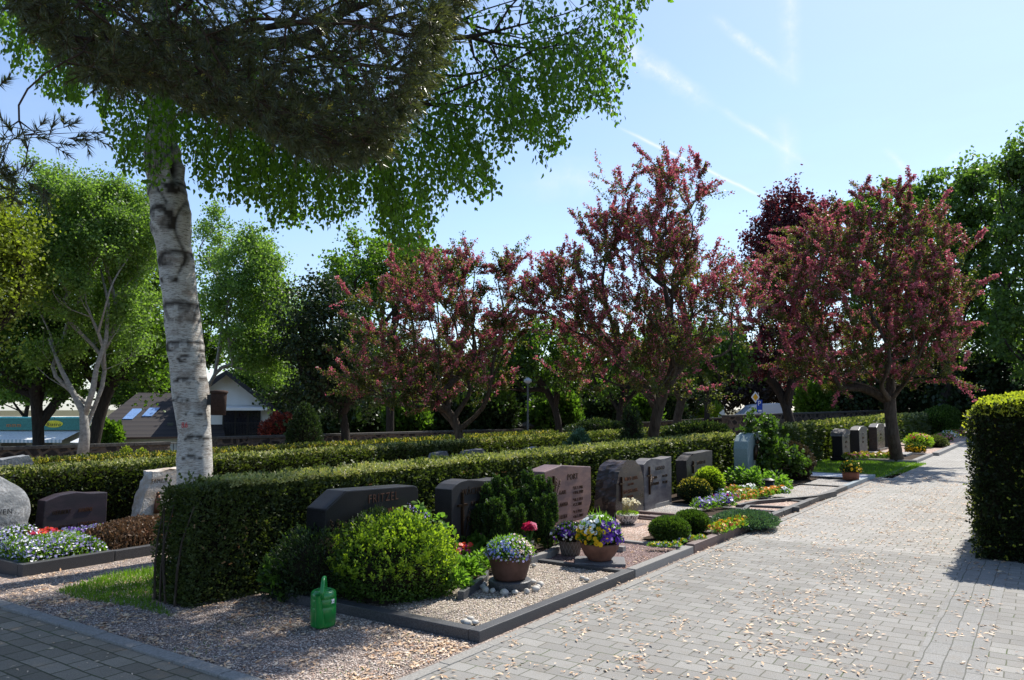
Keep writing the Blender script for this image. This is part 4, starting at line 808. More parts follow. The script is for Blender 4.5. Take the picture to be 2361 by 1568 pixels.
finish(nt, ramp(nt, w.outputs['Fac'], [(.5, (.8, .8, .8)), (.52, (.42, .52, .56))], 'CONSTANT'), .8, .2); M['stripe'] = m
A_ = lpoly('awning', [[(xf(-140), .2, zf(992)), (xf(186), .2, zf(992)), (xf(182), -2.5, zf(1011)), (xf(-140), -2.5, zf(1011))]], plain('white_awning', (.72, .74, .74)), T, Mx, .04)
lbox('valance', (xf(-140), xf(182), -2.53, -2.5, zf(1017), zf(1010)), M['stripe'], A_, Mx)
for a, b in ((3, 60), (-70, -20), (100, 120)): lbox('window' if b-a < 50 else 'doorway', (xf(a), xf(b), .27, .298, zf(1040), zf(1016)), M['glass'], T, Mx)
# parasols, flag and lattice fence in front of it
for (u, v, col, lb, cat) in [(195, 1008, M['white'], 'open white and blue parasol right of the dark maple trunk', 'parasol')]:
    c = atd(u, v, 62); T = thing('parasol', lb, cat, (c.x, c.y, gz(c.x))); bm = bmesh.new(); lathe(bm, [(1.05, -.38), (.5, -.1), (0, .12)], c, 8); bobj('canopy', bm, col, T)
    bm = bmesh.new(); tube(bm, [(c.x, c.y, gz(c.x)), (c.x, c.y, c.z)], .03, 6); bobj('pole', bm, col, T)
c = atd(205, 1000, 55); T = thing('closed_parasol', 'closed orange and red parasol between the white birch and the dark maple trunk', 'parasol', (c.x, c.y, gz(c.x)))
bm = bmesh.new(); lathe(bm, [(.02, .55), (.12, .3), (.26, -.1), (.3, -.35), (.02, -.4)], c, 10); bobj('canopy', bm, plain('orange_cloth', (.8, .35, .02)), T)
bm = bmesh.new(); tube(bm, [(c.x, c.y, gz(c.x)), (c.x, c.y, c.z)], .03, 6); bobj('pole', bm, M['iron'], T)
a = atd(222, 1003, 60); b_ = atd(268, 1005, 60); T = thing('lattice_fence', 'grey lattice fence panel beside the white birch fork', 'fence', (a.x, a.y, gz(a.x))); bm = bmesh.new(); dv = b_-a
for k in range(14):
    p = a+dv*(k/14); tube(bm, [(p.x, p.y, a.z-.9), (p.x+dv.x/14*2, p.y+dv.y/14*2, a.z)], .018, 4); tube(bm, [(p.x+dv.x/14*2, p.y+dv.y/14*2, a.z-.9), (p.x, p.y, a.z)], .018, 4)
bobj('lattice', bm, plain('grey_green_paint', (.4, .45, .4)), T)
bm = bmesh.new()
for k in (0, .5, 1): p = a+dv*k; tube(bm, [(p.x, p.y, gz(a.x)), (p.x, p.y, a.z+.12)], .05, 6)
bobj('posts', bm, plain('grey_green_paint', (.4, .45, .4)), T)
s_ = 78/F_; o, Mx = locf(300, 78); xf = lambda u: (u-300)*s_; zf = lambda v: EYE-(v-HZ)*s_
T = thing('flat_roof_building', 'pale building with blue fascia left of the dark tiled roof', 'building', (o.x, o.y, gz(o.x)))
lpoly('wall', [[(xf(232), 0, -6), (xf(420), 0, -6), (xf(420), 0, zf(958)), (xf(300), 0, zf(975)), (xf(232), 0, zf(990))]], plain('pale_blue_render', (.55, .6, .68)), T, Mx, 0)
lpoly('fascia', [[(xf(236), -.1, zf(993)), (xf(420), -.1, zf(961)), (xf(420), -.1, zf(952)), (xf(236), -.1, zf(984))]], plain('blue_fascia', (.05, .17, .5)), T, Mx)
lbox('back_building', (xf(170), xf(330), 3, 9, -6, zf(966)), plain('light_grey_roof', (.45, .44, .42)), T, Mx)
s_ = 75/F_; o, Mx = locf(1625, 75); xf = lambda u: (u-1625)*s_; zf = lambda v: EYE-(v-HZ)*s_
T = thing('pale_house', 'pale white house glimpsed through the trees left of the white van', 'house', (o.x, o.y, gz(o.x)))
lbox('wall', (xf(1585), xf(1672), 0, 6, -3, zf(926)), M['white'], T, Mx); lpoly('roof', [[(xf(1580), -.3, zf(927)), (xf(1677), -.3, zf(927)), (xf(1670), 3, zf(905)), (xf(1590), 3, zf(905))]], M['tiles'], T, Mx, .1)
lbox('window', (xf(1632), xf(1655), -.06, -.01, zf(958), zf(945)), M['glass'], T, Mx)
# van
s_ = 57/F_; o, Mx = locf(1760, 57); xf = lambda u: (u-1760)*s_; zf = lambda v: EYE-(v-HZ)*s_
T = thing('white_van', 'white van roof showing above the right-hand wall', 'van', (o.x, o.y, -.7)); vx0, vx1, zt = xf(1704), xf(1813), zf(930)
bm = bmesh.new(); pr_ = [(vx0-.75, -.35), (vx1, -.35), (vx1+.02, 1.3), (vx1-.08, zt), (vx1-1.2, zt+.01), (vx0+1.2, zt-.06), (vx0+.75, zt-.16), (vx0+.1, zt-.72), (vx0-.6, zt-1.05), (vx0-.8, .1)]
prism(bm, pr_, 'y', -.95, .95)
for v in bm.verts: v.co = Mx @ v.co
bobj('body', bm, plain('white_car_paint', (.8, .81, .83), .25, .5, var=.02), T, bevel=.07)
lpoly('windscreen', [[(vx0+.08, -.8, zt-.69), (vx0+.08, .8, zt-.69), (vx0+.66, .75, zt-.24), (vx0+.66, -.75, zt-.24)]], plain('painted_reflection_glass', (.5, .56, .62), .15), T, Mx)  # pale blue-grey colour stands in for the light mirrored by the windscreen
lbox('side_window', (vx0+.7, vx0+1.3, -.965, -.952, zt-1.1, zt-.75), M['glass'], T, Mx)
for xx in (vx0+.1, vx1-.8):
    bm = bmesh.new(); lathe(bm, [(0, -.1), (.33, -.1), (.35, .0), (.33, .1), (0, .1)], (0, 0, 0), 20); 
    for v in bm.verts: v.co = Mx @ (Matrix.Translation((xx, -.9, -.33)) @ Matrix.Rotation(math.pi/2, 4, 'X') @ v.co)
    bobj('wheel', bm, M['iron'], T)
# road signs
a = atd(1749, 930, 50); T = thing('road_sign', 'pole with yellow diamond sign and blue parking sign in front of the van', 'road sign', (a.x, a.y, gz(a.x)))
s_ = 50/F_; o, Mx = locf(1749, 50); xf = lambda u: (u-1749)*s_; zf = lambda v: EYE-(v-HZ)*s_
bm = bmesh.new(); tube(bm, [(a.x, a.y, gz(a.x)), (a.x, a.y, zf(905))], .03, 6); bobj('pole', bm, plain('galvanised_pole', (.3, .3, .3), .5), T)
def dia(r, y0, y1, mat, nm, par):
    bm = bmesh.new(); prism(bm, [(xf(1741.5)-r*.72, zf(916)), (xf(1741.5), zf(916)-r), (xf(1741.5)+r*.72, zf(916)), (xf(1741.5), zf(916)+r)], 'y', y0, y1)
    for v in bm.verts: v.co = Mx @ v.co
    return bobj(nm, bm, mat, par)
dm = dia(.37, -.08, -.05, M['white'], 'diamond_plate', T); dia(.24, -.085, -.081, plain('amber_sign', (.8, .4, .02)), 'amber_centre', dm)
bp = lbox('parking_plate', (xf(1744), xf(1757), -.08, -.05, zf(951), zf(922)), plain('blue_sign', (.02, .07, .4)), T, Mx)
textmesh('lettering', 'P', .42, frame(Mx @ Vector((xf(1750), -.085, zf(935))), RIGHT, ZUP, -FWD), M['white'], bp, .004); lbox('car_symbol', (xf(1747), xf(1755), -.085, -.081, zf(949), zf(945)), M['white'], bp, Mx)
# ------------------------------------------------ grave plots of the front row
KX = -3.45
def beam(bm, p, q, w, z0, z1, mat=None):
    p = Vector((*p, 0)); q = Vector((*q, 0)); x = (q-p).normalized(); Mx = frame(p, x, ZUP.cross(x), ZUP); box(bm, 0, (q-p).length, -w/2, w/2, z0, z1, M=Mx)
def kerb(T, p, q, w, z0, z1, mat, nm='kerb_stone'):
    bm = bmesh.new(); beam(bm, p, q, w, z0, z1); return bobj(nm, bm, mat, T, bevel=.006)
def plot(label, y0, y1, mat, h=.09, w=.1, xb=-5.75, first=False, sepm=None):
    T = thing('grave_border', label, 'grave border', (KX, y0, 0), 'grave borders along the path')
    k = max(1, round((y1-y0)/1.25)); L_ = (y1-y0)/k
    kerb(T, (KX-w/2, y0), (KX-w/2, y1-.006), w, -.1, h, mat)
    if first: kerb(T, (KX-w-.004, y0+w/2), (xb, y0+w/2), w, -.1, h-.003, mat)
    kerb(T, (KX-w-.004, y1-w/2), (xb, y1-w/2), w*.85, -.1, h-.004, sepm or mat)
    return T
def bed(name, label, x0, x1, y0, y1, z, mat):
    o = sheet(name, x0, x1, y0, y1, z, mat, nx=2, ny=2); del o['kind']; tag(o, label, 'gravel bed', 'gravel beds in the plots', 'stuff'); return o
plot('black granite border of the nearest grave, around tan gravel and the boxwood', 4.62, 7.18, M['kerb_gr'], first=True, w=.1, h=.088)
bed('gravel_bed', 'tan gravel in the nearest plot around the large flower pot', -5.75, -3.58, 4.76, 7.06, .055, M['gravel_tan'])
plot('grey border around dark red gravel with the pansy bowl', 7.2, 8.74, M['kerb_grey'], sepm=M['kerb_grey'])
bed('gravel_bed', 'dark red gravel under the yellow and violet pansy bowl', -5.75, -3.56, 7.18, 8.62, .06, M['gravel_red'])
plot('red granite border with the pair of round cypress balls', 8.76, 11.14, M['kerb_red'], h=.11)
bed('gravel_bed', 'pink gravel in front of the red-brown headstone', -5.75, -3.57, 8.74, 11.02, .065, M['gravel_pink'])
plot('dark border around the low juniper mound', 11.16, 12.46, M['kerb_gr'])
bed('gravel_bed', 'pale gravel behind the low juniper mound', -5.75, -3.57, 11.14, 12.36, .06, M['gravel_grey'])
plot('dark border with angled inner kerb around violet pansies', 12.48, 14.06, M['kerb_gr'])
bed('gravel_bed', 'small patch of brownish gravel behind the angled kerb', -5.75, -3.57, 12.46, 13.95, .06, M['gravel_pink'])
plot('dark border with curved inner kerb in front of orange pansies', 14.08, 17.06, M['kerb_gr'])
bed('gravel_bed', 'grey gravel in front of the orange pansy row', -5.75, -3.57, 14.04, 16.95, .06, M['gravel_grey'])
plot('border with blue-grey kerb around shaded grey gravel', 17.08, 20.2, M['kerb_blue'])
bed('gravel_bed', 'shaded grey gravel before the white gravel plot', -5.75, -3.57, 17.04, 18.7, .06, M['gravel_grey'])
bed('gravel_bed', 'white gravel plot with the terracotta bowl', -4.9, -3.57, 18.82, 20.08, .075, M['gravel_white'])
T = thing('grave_border', 'narrow dark kerb framing the white gravel plot', 'grave border', (-4, 18.75, 0)); kerb(T, (-3.6, 18.76), (-5.0, 18.76), .1, 0, .11, M['kerb_gr']); kerb(T, (-4.96, 18.82), (-4.96, 20.08), .1, 0, .11, M['kerb_blue'])
def chain(label, pts, w, z1, mat, z0=.02, name='inner_kerb'):
    T = thing(name, label, 'kerb', (*pts[0], 0))
    for a, b in zip(pts, pts[1:]): kerb(T, a, b, w, z0, z1, mat)
    return T
def A2(u, v, z=.1): p = at(u, v, z); return (p.x, p.y)
chain('low slab kerb between the boxwood leaves and the tan gravel', [A2(1062, 1372), A2(1115, 1335), A2(1120, 1322)], .06, .13, M['kerb_gr'])
chain('curved grey kerb holding the planting in front of the dark cypress', [A2(1218, 1290), A2(1262, 1278), A2(1290, 1262)], .08, .13, M['kerb_grey'])
chain('straight grey kerb from the pansy bowl back to the basket', [A2(1440, 1264), A2(1300, 1250)], .09, .12, M['kerb_grey'])
chain('red kerb stone between the bowl of white flowers and the grey gravel', [A2(1560, 1198), A2(1400, 1183)], .08, .12, M['kerb_red'])
chain('angled dark inner kerb beside the violet pansies', [A2(1843, 1168), A2(1726, 1163), A2(1700, 1184), A2(1660, 1190)], .07, .095, M['kerb_gr'])
chain('curved dark kerb in front of the orange pansies', [A2(1925, 1134), A2(1878, 1145), A2(1820, 1150), A2(1740, 1157), A2(1700, 1166)], .07, .12, M['kerb_gr'])
chain('pale kerb edge below the grey headstone with bronze cross', [A2(1480, 1172), A2(1540, 1158)], .06, .13, M['kerb_grey'])
chain('small red kerb stones beside the yellow pansies', [A2(1650, 1232), A2(1720, 1205)], .07, .12, M['kerb_red'])
for (u, v, lb) in [(1510, 1195, 'flat stone slab left behind the near cypress ball'), (1645, 1227, 'flat reddish slab right of the far cypress ball')]:
    p = at(u, v, .07); T = boxo('stepping_slab', (p.x-.16, p.x+.16, p.y-.2, p.y+.2, .05, .09), M['kerb_red'], None, .006); tag(T, lb, 'slab')
p = inrect(9000, -5., -3.6, 4.8, 7.05); tag(loose('loose_tan_gravel', p, np.full(9000, .06), .009, .019, M['peb']), kind='stuff')
p = inrect(5000, -5., -3.6, 7.2, 8.6); tag(loose('loose_red_gravel', p, np.full(5000, .065), .009, .018, M['peb_red']), kind='stuff')
ls = [litter('', n, -5.3, -3.6, a, b, .065) for n, a, b in ((60, 4.8, 7), (260, 7.2, 8.6), (300, 8.9, 11), (200, 11.2, 14), (260, 14, 17))]
P, U, Nn, S = [np.concatenate([s[i] for s in ls]) for i in range(4)]; tag(leafobj('fallen_leaves_on_graves', P, S, M['litter'], None, 'slim', U, Nn), kind='stuff')
# ------------------------------------------------ headstones (fronts face the path, +x)
def stone(label, X, th, prof, mat, zb=.06, plinth=None, pm=None, bevel=.012, rough=0., sub=0):
    ys = [p[0] for p in prof]; T = thing('headstone', label, 'headstone', (X-th/2, sum(ys)/len(ys), zb), 'headstones')
    bm = bmesh.new(); prism(bm, prof, 'x', X-th, X)
    if rough:
        bmesh.ops.triangulate(bm, faces=bm.faces); bmesh.ops.subdivide_edges(bm, edges=bm.edges, cuts=5, use_grid_fill=True)
        for v in bm.verts:
            k = 1. if v.co.x < X-.004 else .0
            nv = noise.noise_vector(v.co*9.)*rough+noise.noise_vector(v.co*25.)*rough*.4; v.co += Vector((nv.x*k if k else 0, nv.y, nv.z))
        bobj('slab', bm, mat, T)
    else: bobj('slab', bm, mat, T, bevel=bevel)
    if plinth: y0, y1, x0, x1, z0, z1 = plinth; boxo('plinth', (x0, x1, y0, y1, z0, z1), pm or mat, T, .01)
    return T
def txt(T, s, y, z, size, X, mat=None, sx=.8, depth=.003, align='LEFT', bold=-.001, nm='inscription'):
    return textmesh(nm, s, size, frame(Vector((X+depth+.001, y, z)), Vector((0, 1, 0)), ZUP, Vector((1, 0, 0))), mat or M['bronze'], T, depth, align, bold, sx=sx)
def cross(T, y, z0, z1, zc, w, X, t=.022, mat=None):
    bm = bmesh.new(); box(bm, X+.002, X+.03, y-t/2, y+t/2, z0, z1); box(bm, X+.003, X+.028, y-w/2, y+w/2, zc-t/2, zc+t/2); return bobj('cross', bm, mat or M['bronze'], T)
def wheat(T, y, z, X, n=3, mat=None, h=.28):
    for k in range(n):
        bm = bmesh.new(); a = (k-(n-1)/2)*.32; y1 = y+math.sin(a+.25)*h; z1 = z+math.cos(a)*h*(1-.12*k)
        tube(bm, [(X+.01, y, z), (X+.018, (y+y1)/2-.01, (z+z1)/2), (X+.02, y1, z1)], .005, 5)
        for q in range(7):
            t = .62+q*.06; bmesh.ops.create_icosphere(bm, subdivisions=1, radius=.009, matrix=Matrix.Translation((X+.024, y+(y1-y)*t+(.008 if q % 2 else -.008), z+(z1-z)*t)))
        bobj('bronze_ear', bm, mat or M['bronze'], T)
T = stone('wide black granite headstone with cut-off left corner, behind the big boxwood', -5.35, .26, [(4.88, .08), (6.12, .08), (6.12, .84), (6.1, .88), (6.05, .895), (5.12, .925), (4.88, .78)], M['black_gr'])
a = onx(848, 1163, -5.35); b = onx(917, 1160, -5.35); txt(T, 'FRITZEL', a.y, a.z+.008, .115, -5.35, plain('dull_copper_letters', (.09, .04, .025), .5, .4, .4), sx=.88)
a = onx(893, 1186, -5.35); txt(T, 'WILHELM', a.y, a.z, .085, -5.35, M['bronze_lit'], sx=.85, bold=.001)
wheat(T, 4.99, .42, -5.35, 4, h=.3)
T = stone('dark grey headstone with wavy top and bronze cross, left of the dark cypress', -5.35, .24, [(6.67, .22), (6.75, .06), (7.6, .06), (7.62, .12), (7.62, .85), (7.45, .845), (7.25, .85), (7.08, .872), (6.95, .885), (6.83, .875), (6.74, .85), (6.66, .8)], M['dark_gr'], bevel=.008)
a = onx(1060, 1138, -5.35); txt(T, 'WÄCHTER', a.y+.03, .72, .105, -5.35, sx=.85); txt(T, 'KARL', a.y+.2, .59, .075, -5.35); txt(T, 'MARTHA', a.y+.12, .44, .075, -5.35)
cross(T, 6.83, .3, .76, .62, .16, -5.35); wheat(T, 6.86, .2, -5.35, 3, h=.4)
T = stone('red-brown headstone with three names on a plinth, behind the flower bowls', -5.2, .27, [(8.3, .2), (9.36, .2), (9.5, .4), (9.5, .875), (8.72, .94), (8.3, .885)], M['pink_gr'], plinth=(8.22, 9.62, -5.5, -5.12, .05, .199))
txt(T, 'PORT', 8.86, .74, .11, -5.2, sx=.9, bold=.0)
for k, (nm, d1, d2) in enumerate([('KARL', '*23.2.1906', '†10.6.1989'), ('ANNA', '*10.3.1911', '†5.3.2001'), ('HEIDI', '*4.4.1943', '†16.1.2001')]):
    z = .605-k*.155; txt(T, nm, 8.66, z-.035, .078, -5.2, sx=.85); txt(T, d1.replace('†', '+'), 9.0, z, .06, -5.2, sx=.85); txt(T, d2.replace('†', '+'), 9.0, z-.062, .06, -5.2, sx=.85)
cross(T, 8.5, .4, .82, .72, .13, -5.2); wheat(T, 8.53, .5, -5.2, 2, h=.3)
T = stone('rounded brown headstone with polished front and rough sides behind the white flower bowl', -5.25, .34, [(10.34, .06), (11.24, .06), (11.3, .35), (11.27, .6), (11.18, .76), (11., .85), (10.8, .885), (10.6, .86), (10.44, .74), (10.36, .55), (10.32, .3)], M['brown_gr'], rough=.022)
cross(T, 10.5, .3, .66, .56, .14, -5.25); txt(T, 'WILLY LANG', 10.62, .585, .08, -5.25, M['bronze_lit'], sx=.85); txt(T, '1923-1989', 10.72, .51, .05, -5.25, M['bronze_lit']); txt(T, 'HELCHEN LANG', 10.56, .4, .08, -5.25, M['bronze_lit'], sx=.75); txt(T, '1924-1997', 10.7, .33, .05, -5.25, M['bronze_lit'])
T = stone('grey banded headstone with bronze cross and wavy top, left of the bright round shrub', -5.3, .2, [(11.42, .06), (12.48, .06), (12.5, .85), (12.3, .835), (12.05, .83), (11.85, .85), (11.68, .86), (11.52, .83), (11.4, .78)], M['gneiss'], bevel=.006)
cross(T, 11.58, .3, .74, .6, .17, -5.3); txt(T, 'FASSOLD', 11.85, .66, .09, -5.3, sx=.85); txt(T, 'HANS', 11.75, .53, .065, -5.3); txt(T, '1920-1996', 12.1, .53, .06, -5.3, sx=.7); txt(T, 'KATHARINA', 11.68, .43, .065, -5.3, sx=.7); txt(T, '1922-2002', 12.1, .43, .06, -5.3, sx=.7); wheat(T, 11.6, .35, -5.3, 2, h=.25)
T = stone('dark slate headstone with stepped top, right of the bright round shrub', -5.3, .2, [(13.2, .06), (14.42, .06), (14.45, .86), (13.5, .85), (13.46, .82), (13.3, .8), (13.16, .74)], M['dark_gr'], rough=.01)
cross(T, 13.45, .5, .72, .64, .12, -5.3); txt(T, 'KORDESCH', 13.65, .64, .09, -5.3, sx=.8); 
for k in range(3): txt(T, '1931-1999', 14.0, .5-k*.09, .06, -5.3, sx=.7)
T = stone('tall pale blue-green headstone partly hidden by the rose bush', -5.25, .3, [(16.4, .06), (17.7, .06), (17.7, 1.13), (16.85, 1.12), (16.6, 1.07), (16.45, .95), (16.4, .8)], M['teal_st'])
bm = bmesh.new(); tube(bm, [(-5.22, 16.78, .55), (-5.2, 16.8, .75), (-5.2, 16.84, .86)], [.03, .05, .035], 8); bmesh.ops.create_icosphere(bm, subdivisions=2, radius=.045, matrix=Matrix.Translation((-5.19, 16.88, .93))); bobj('bronze_figure', bm, M['bronze'], T, True)
FAR = [(25.5, 1.1, .96, M['rough_gr'], M['black_gr'], 'polished dark headstone with rough broken top beyond the lawn, first of the far row'), (28.1, 1.4, 1.02, M['dark_gr'], M['dark_gr'], 'grey polished headstone, second of the far row'), (31.4, 1.6, 1.05, M['brown_gr'], M['brown_gr'], 'reddish polished headstone just left of the leaning trunk'), (34.2, 1.4, 1., M['dark_gr'], M['dark_gr'], 'dark headstone mostly hidden behind the leaning trunk')]
for k, (y, w, h, m1, m2, lb) in enumerate(FAR):
    T = stone(lb, -5.25, .3, [(y, .06), (y+w, .06), (y+w, h*.95), (y+w*.6, h), (y+w*.2, h*.97), (y, h*.88)], m2, plinth=(y-.08, y+w+.08, -5.6, -5.15, .04, .12), bevel=.02)
    if k == 0:
        bm = bmesh.new(); bmesh.ops.create_grid(bm, x_segments=12, y_segments=12, size=.5); bm.free()
        bm = bmesh.new(); prism(bm, [(y-.03, h*.8), (y+w+.02, h*.86), (y+w+.02, h*.97), (y+w*.6, h*1.03), (y+w*.2, h), (y-.03, h*.92)], 'x', -5.57, -5.235); bmesh.ops.triangulate(bm, faces=bm.faces); bmesh.ops.subdivide_edges(bm, edges=bm.edges, cuts=4)
        for v in bm.verts: nv = noise.noise_vector(v.co*9)*.03; v.co += nv
        bobj('rough_top', bm, M['rough_gr'], T)
    for q in range(3): txt(T, ['FAMILIE', 'ANNA', '1999'][q], y+w*.35, h*.72-q*.14, .1, -5.25, M['kerb_grey'] if q == 0 else M['bronze'], sx=1.)
# left row (second row), in front of the second hedge
gl = gz(-10)
T = stone('wide low plum-grey headstone with curved top in the left row', -10.35, .2, [(4.86, gl), (5.58, gl), (5.62, gl+.3), (5.62, gl+.66), (5.4, gl+.67), (5.22, gl+.70), (5.02, gl+.68), (4.84, gl+.62), (4.82, gl+.3)], M['plum_gr'])
for k, (s_t, y, z, m_) in enumerate([('HERBERT', 4.93, .44, M['bronze']), ('HANNI', 5.25, .44, M['bronze_lit']), ('KRAUS', 5.02, .25, M['bronze']), ('LENCHEN', 5.25, .26, M['bronze_lit'])]): txt(T, s_t, y, gl+z, .07, -10.35, m_, sx=.7, bold=.001)
T = stone('white rough-edged headstone with small bronze statue, left of the birch trunk', -10.3, .22, [(6.0, gl), (6.95, gl), (6.9, gl+.5), (6.82, gl+.9), (6.5, gl+.91), (6.22, gl+.89), (6.13, gl+.6), (6.04, gl+.3)], M['white_st'], rough=.03)
txt(T, 'FAMILIE S', 6.2, gl+.73, .085, -10.3, sx=.75)
bm = bmesh.new(); c = Vector((-10.26, 6.28, gl+.32)); lathe(bm, [(.0, 0), (.05, 0), (.045, .1), (.035, .18), (.028, .23), (.02, .245), (.0, .25)], c, 14); bmesh.ops.create_icosphere(bm, subdivisions=2, radius=.026, matrix=Matrix.Translation(c+Vector((.004, 0, .265)))); bmesh.ops.create_icosphere(bm, subdivisions=2, radius=.02, matrix=Matrix.Translation(c+Vector((.035, .01, .19)))); o = bobj('statue_figure', bm, M['bronze_lit'], None, True)
S_ = thing('statuette', 'small bronze madonna figure on the white headstone', 'statue', (c.x, c.y, c.z)); o.parent = S_; o.location = -S_.location
def rock(name, c, r, mat, parent=None, seed=0., amp=.15, sub=3, fr=1.6):
    bm = bmesh.new(); bmesh.ops.create_icosphere(bm, subdivisions=sub, radius=1)
    for v in bm.verts:
        k = 1+noise.noise(v.co*fr+Vector((seed, 0, 0)))*amp*2+noise.noise(v.co*fr*3+Vector((0, seed, 0)))*amp*.5; v.co = Vector((v.co.x*r[0]*k, v.co.y*r[1]*k, v.co.z*r[2]*k))+Vector(c)
    return bobj(name, bm, mat, parent, True)
T = thing('headstone', 'large rounded grey boulder headstone at the left edge', 'headstone', (-10.2, 4.1, gl), 'headstones'); rock('boulder', (-10.25, 3.95, gl+.38), (.22, .66, .66), M['boulder'], T, 1.3, .07, 5)
txt(T, 'RUWEN', 4.02, gl+.55, .09, -10.02, M['iron'], sx=.85); txt(T, 'MARIE', 3.9, gl+.42, .06, -10.0, M['iron']); txt(T, '1920-1998', 4.18, gl+.42, .05, -10.01, M['iron'], sx=.8)
rock('boulder_foot', (-10.0, 4.25, gl+.08), (.14, .13, .13), M['boulder'], T, 4)
for (u, v, X, w, h, lb, m_) in [(1098, 1052, -9.7, .7, .62, 'grey headstone top peeping over the near hedge below the left hawthorn', M['grey_gr']), (1020, 1058, -9.8, .4, .6, 'small grey stone top over the near hedge', M['grey_gr']), (35, 1075, -11.9, .5, .8, 'pale boulder top behind the second hedge at the far left', M['boulder']), (1232, 1045, -9.8, .6, .6, 'black rounded headstone top behind the near hedge', M['black_gr'])]:
    p = onx(u, v, X); g0 = gz(X); h = p.z-g0+px(18, 14); T = stone(lb, X, .2, [(p.y-w/2, g0), (p.y+w/2, g0), (p.y+w/2, g0+h*.9), (p.y+w*.35, g0+h), (p.y-w*.35, g0+h*.97), (p.y-w/2, g0+h*.86)], m_, rough=.012)
# kerbs of the left row
T = thing('grave_border', 'dark granite border of the left grave with the lilac flower carpet', 'grave border', (-8.75, 3.9, gz(-8.8))); g8 = gz(-8.8)
kerb(T, (-8.8, 3.9), (-8.8, 4.86), .1, g8-.1, g8+.13, M['kerb_gr']); kerb(T, (-8.86, 3.95), (-11., 3.95), .1, g8-.2, g8+.125, M['kerb_gr'])
T = thing('grave_border', 'dark granite border in front of the brown heather', 'grave border', (-8.78, 4.9, g8)); kerb(T, (-8.82, 4.88), (-8.82, 8.2), .1, g8-.1, g8+.12, M['kerb_gr']); kerb(T, (-8.88, 4.84), (-10.3, 4.84), .08, g8-.2, g8+.1, M['kerb_gr'])
for k, (a, b, lb) in enumerate([((-10.7, 3.98), (-8.86, 4.8), 'dark soil under the lilac flower carpet'), ((-10.7, 4.9), (-8.9, 8.2), 'dark soil under the brown heather')]):
    o = sheet('soil_bed', a[0], b[0], a[1], b[1], .07, M['soil'], nx=2, ny=2); del o['kind']; tag(o, lb, 'soil bed')
for a, b, lb in [((-5.75, 4.78), (-4.55, 6.9), 'soil bed under the boxwood and broad leaves'), ((-5.75, 7.25), (-4.85, 8.6), 'soil bed under the dark cypress'), ((-4.2, 8.92), (-3.6, 10.95), 'planted soil strip under the cypress balls'), ((-4.5, 11.2), (-3.6, 12.3), 'soil under the juniper mound'), ((-5.75, 12.5), (-4.5, 13.9), 'soil under the violet pansies'), ((-5.75, 14.1), (-4.35, 18.6), 'soil under the orange pansies and the rose bush')]:
    o = sheet('soil_bed', a[0], b[0], a[1], b[1], .085, M['soil'], nx=2, ny=2); del o['kind']; tag(o, lb, 'soil bed')
# ------------------------------------------------ planting
def on_ell(g, n, c, r, zmin=-.9, jit=.1, lump=.1, seed=1.):
    d = unit(g.normal(size=(n*2, 3))); d = d[d[:, 2] > zmin][:n]; k = 1+wob(d, 3., seed)*lump+wob(d, 8., seed+2)*lump*.5-g.random(len(d))**1.5*jit*2
    return np.array(c)+d*np.array(r)*k[:, None], d
def shrub(name, label, cat, ells, nleaf, ls, mat, tip=None, tipfrac=.25, ts=None, shape='slim', upb=.5, core=.8, zmin=-.95, jit=.1, lump=.1, seed=1, group=None, aspect=1., tipside=None, z0=None, coremat=None, nm='foliage', outb=.8):
    g = np.random.default_rng(int(seed*10)+3); c0 = ells[0][0]; zb = z0 if z0 is not None else max(gz(c0[0]), c0[2]-ells[0][1][2])
    T = thing(name, label, cat, (c0[0], c0[1], zb), group); A = [e[1][0]*e[1][2]+e[1][0]*e[1][1] for e in ells]; Ps, Ds = [], []
    bm = bmesh.new()
    for e, a in zip(ells, A):
        P, D = on_ell(g, int(nleaf*a/sum(A)), e[0], e[1], zmin, jit, lump, seed); P[:, 2] = np.maximum(P[:, 2], zb+.01); Ps.append(P); Ds.append(D)
        bmesh.ops.create_icosphere(bm, subdivisions=2, radius=1, matrix=Matrix.Translation(e[0]) @ Matrix.Diagonal((e[1][0]*core, e[1][1]*core, e[1][2]*core, 1)))
    for v in bm.verts: v.co.z = max(v.co.z, zb)
    if core > 0: bobj('inner_twigs', bm, coremat or M['twig'], T)
    else: bm.free()
    P = np.concatenate(Ps); D = np.concatenate(Ds); U = D*outb+g.normal(size=P.shape)*.45; U[:, 2] += upb
    leafobj(nm, P, ls*g.uniform(.6, 1.3, len(P)), mat, T, shape, U, None, None, aspect)
    if tip is not None:
        w = np.clip(D[:, 2]*.9+.25, .02, 1)
        if tipside is not None: w = w*np.clip(.45+(D*np.array(tipside)).sum(1)*.9, 0, 1)
        m = g.random(len(P)) < w*tipfrac; leafobj('new_shoots', P[m]+D[m]*(ts or ls)*.5, (ts or ls)*g.uniform(.6, 1.3, m.sum()), tip, T, shape, U[m]*.8+g.normal(size=(m.sum(), 3))*.4+np.array([0, 0, .3]), None, None, aspect)['kind'] = 'stuff'
    return T
sunr = tuple(RIGHT*.8+Vector((0, 0, .5)))  # bright shoots gather on this side, painting the boxwood's sunlit side
c = atd(908, 1300, 7.0); c.z = .33
T = shrub('boxwood_bush', 'large round boxwood with bright yellow-green shoots on the nearest grave', 'bush', [(V3(c), (.52, .53, .38)), (V3(c+Vector((.05, .02, -.05))-RIGHT*.25), (.32, .36, .32)), (V3(c+RIGHT*.08+Vector((0, 0, .05))), (.36, .38, .35)), (V3(c+RIGHT*.3-Vector((0, 0, .1))), (.26, .3, .27))], 26000, .028, M['box'], M['boxtip'], .24, .032, tipside=sunr, lump=.12, jit=.13, aspect=1.8, seed=2, z0=.06)
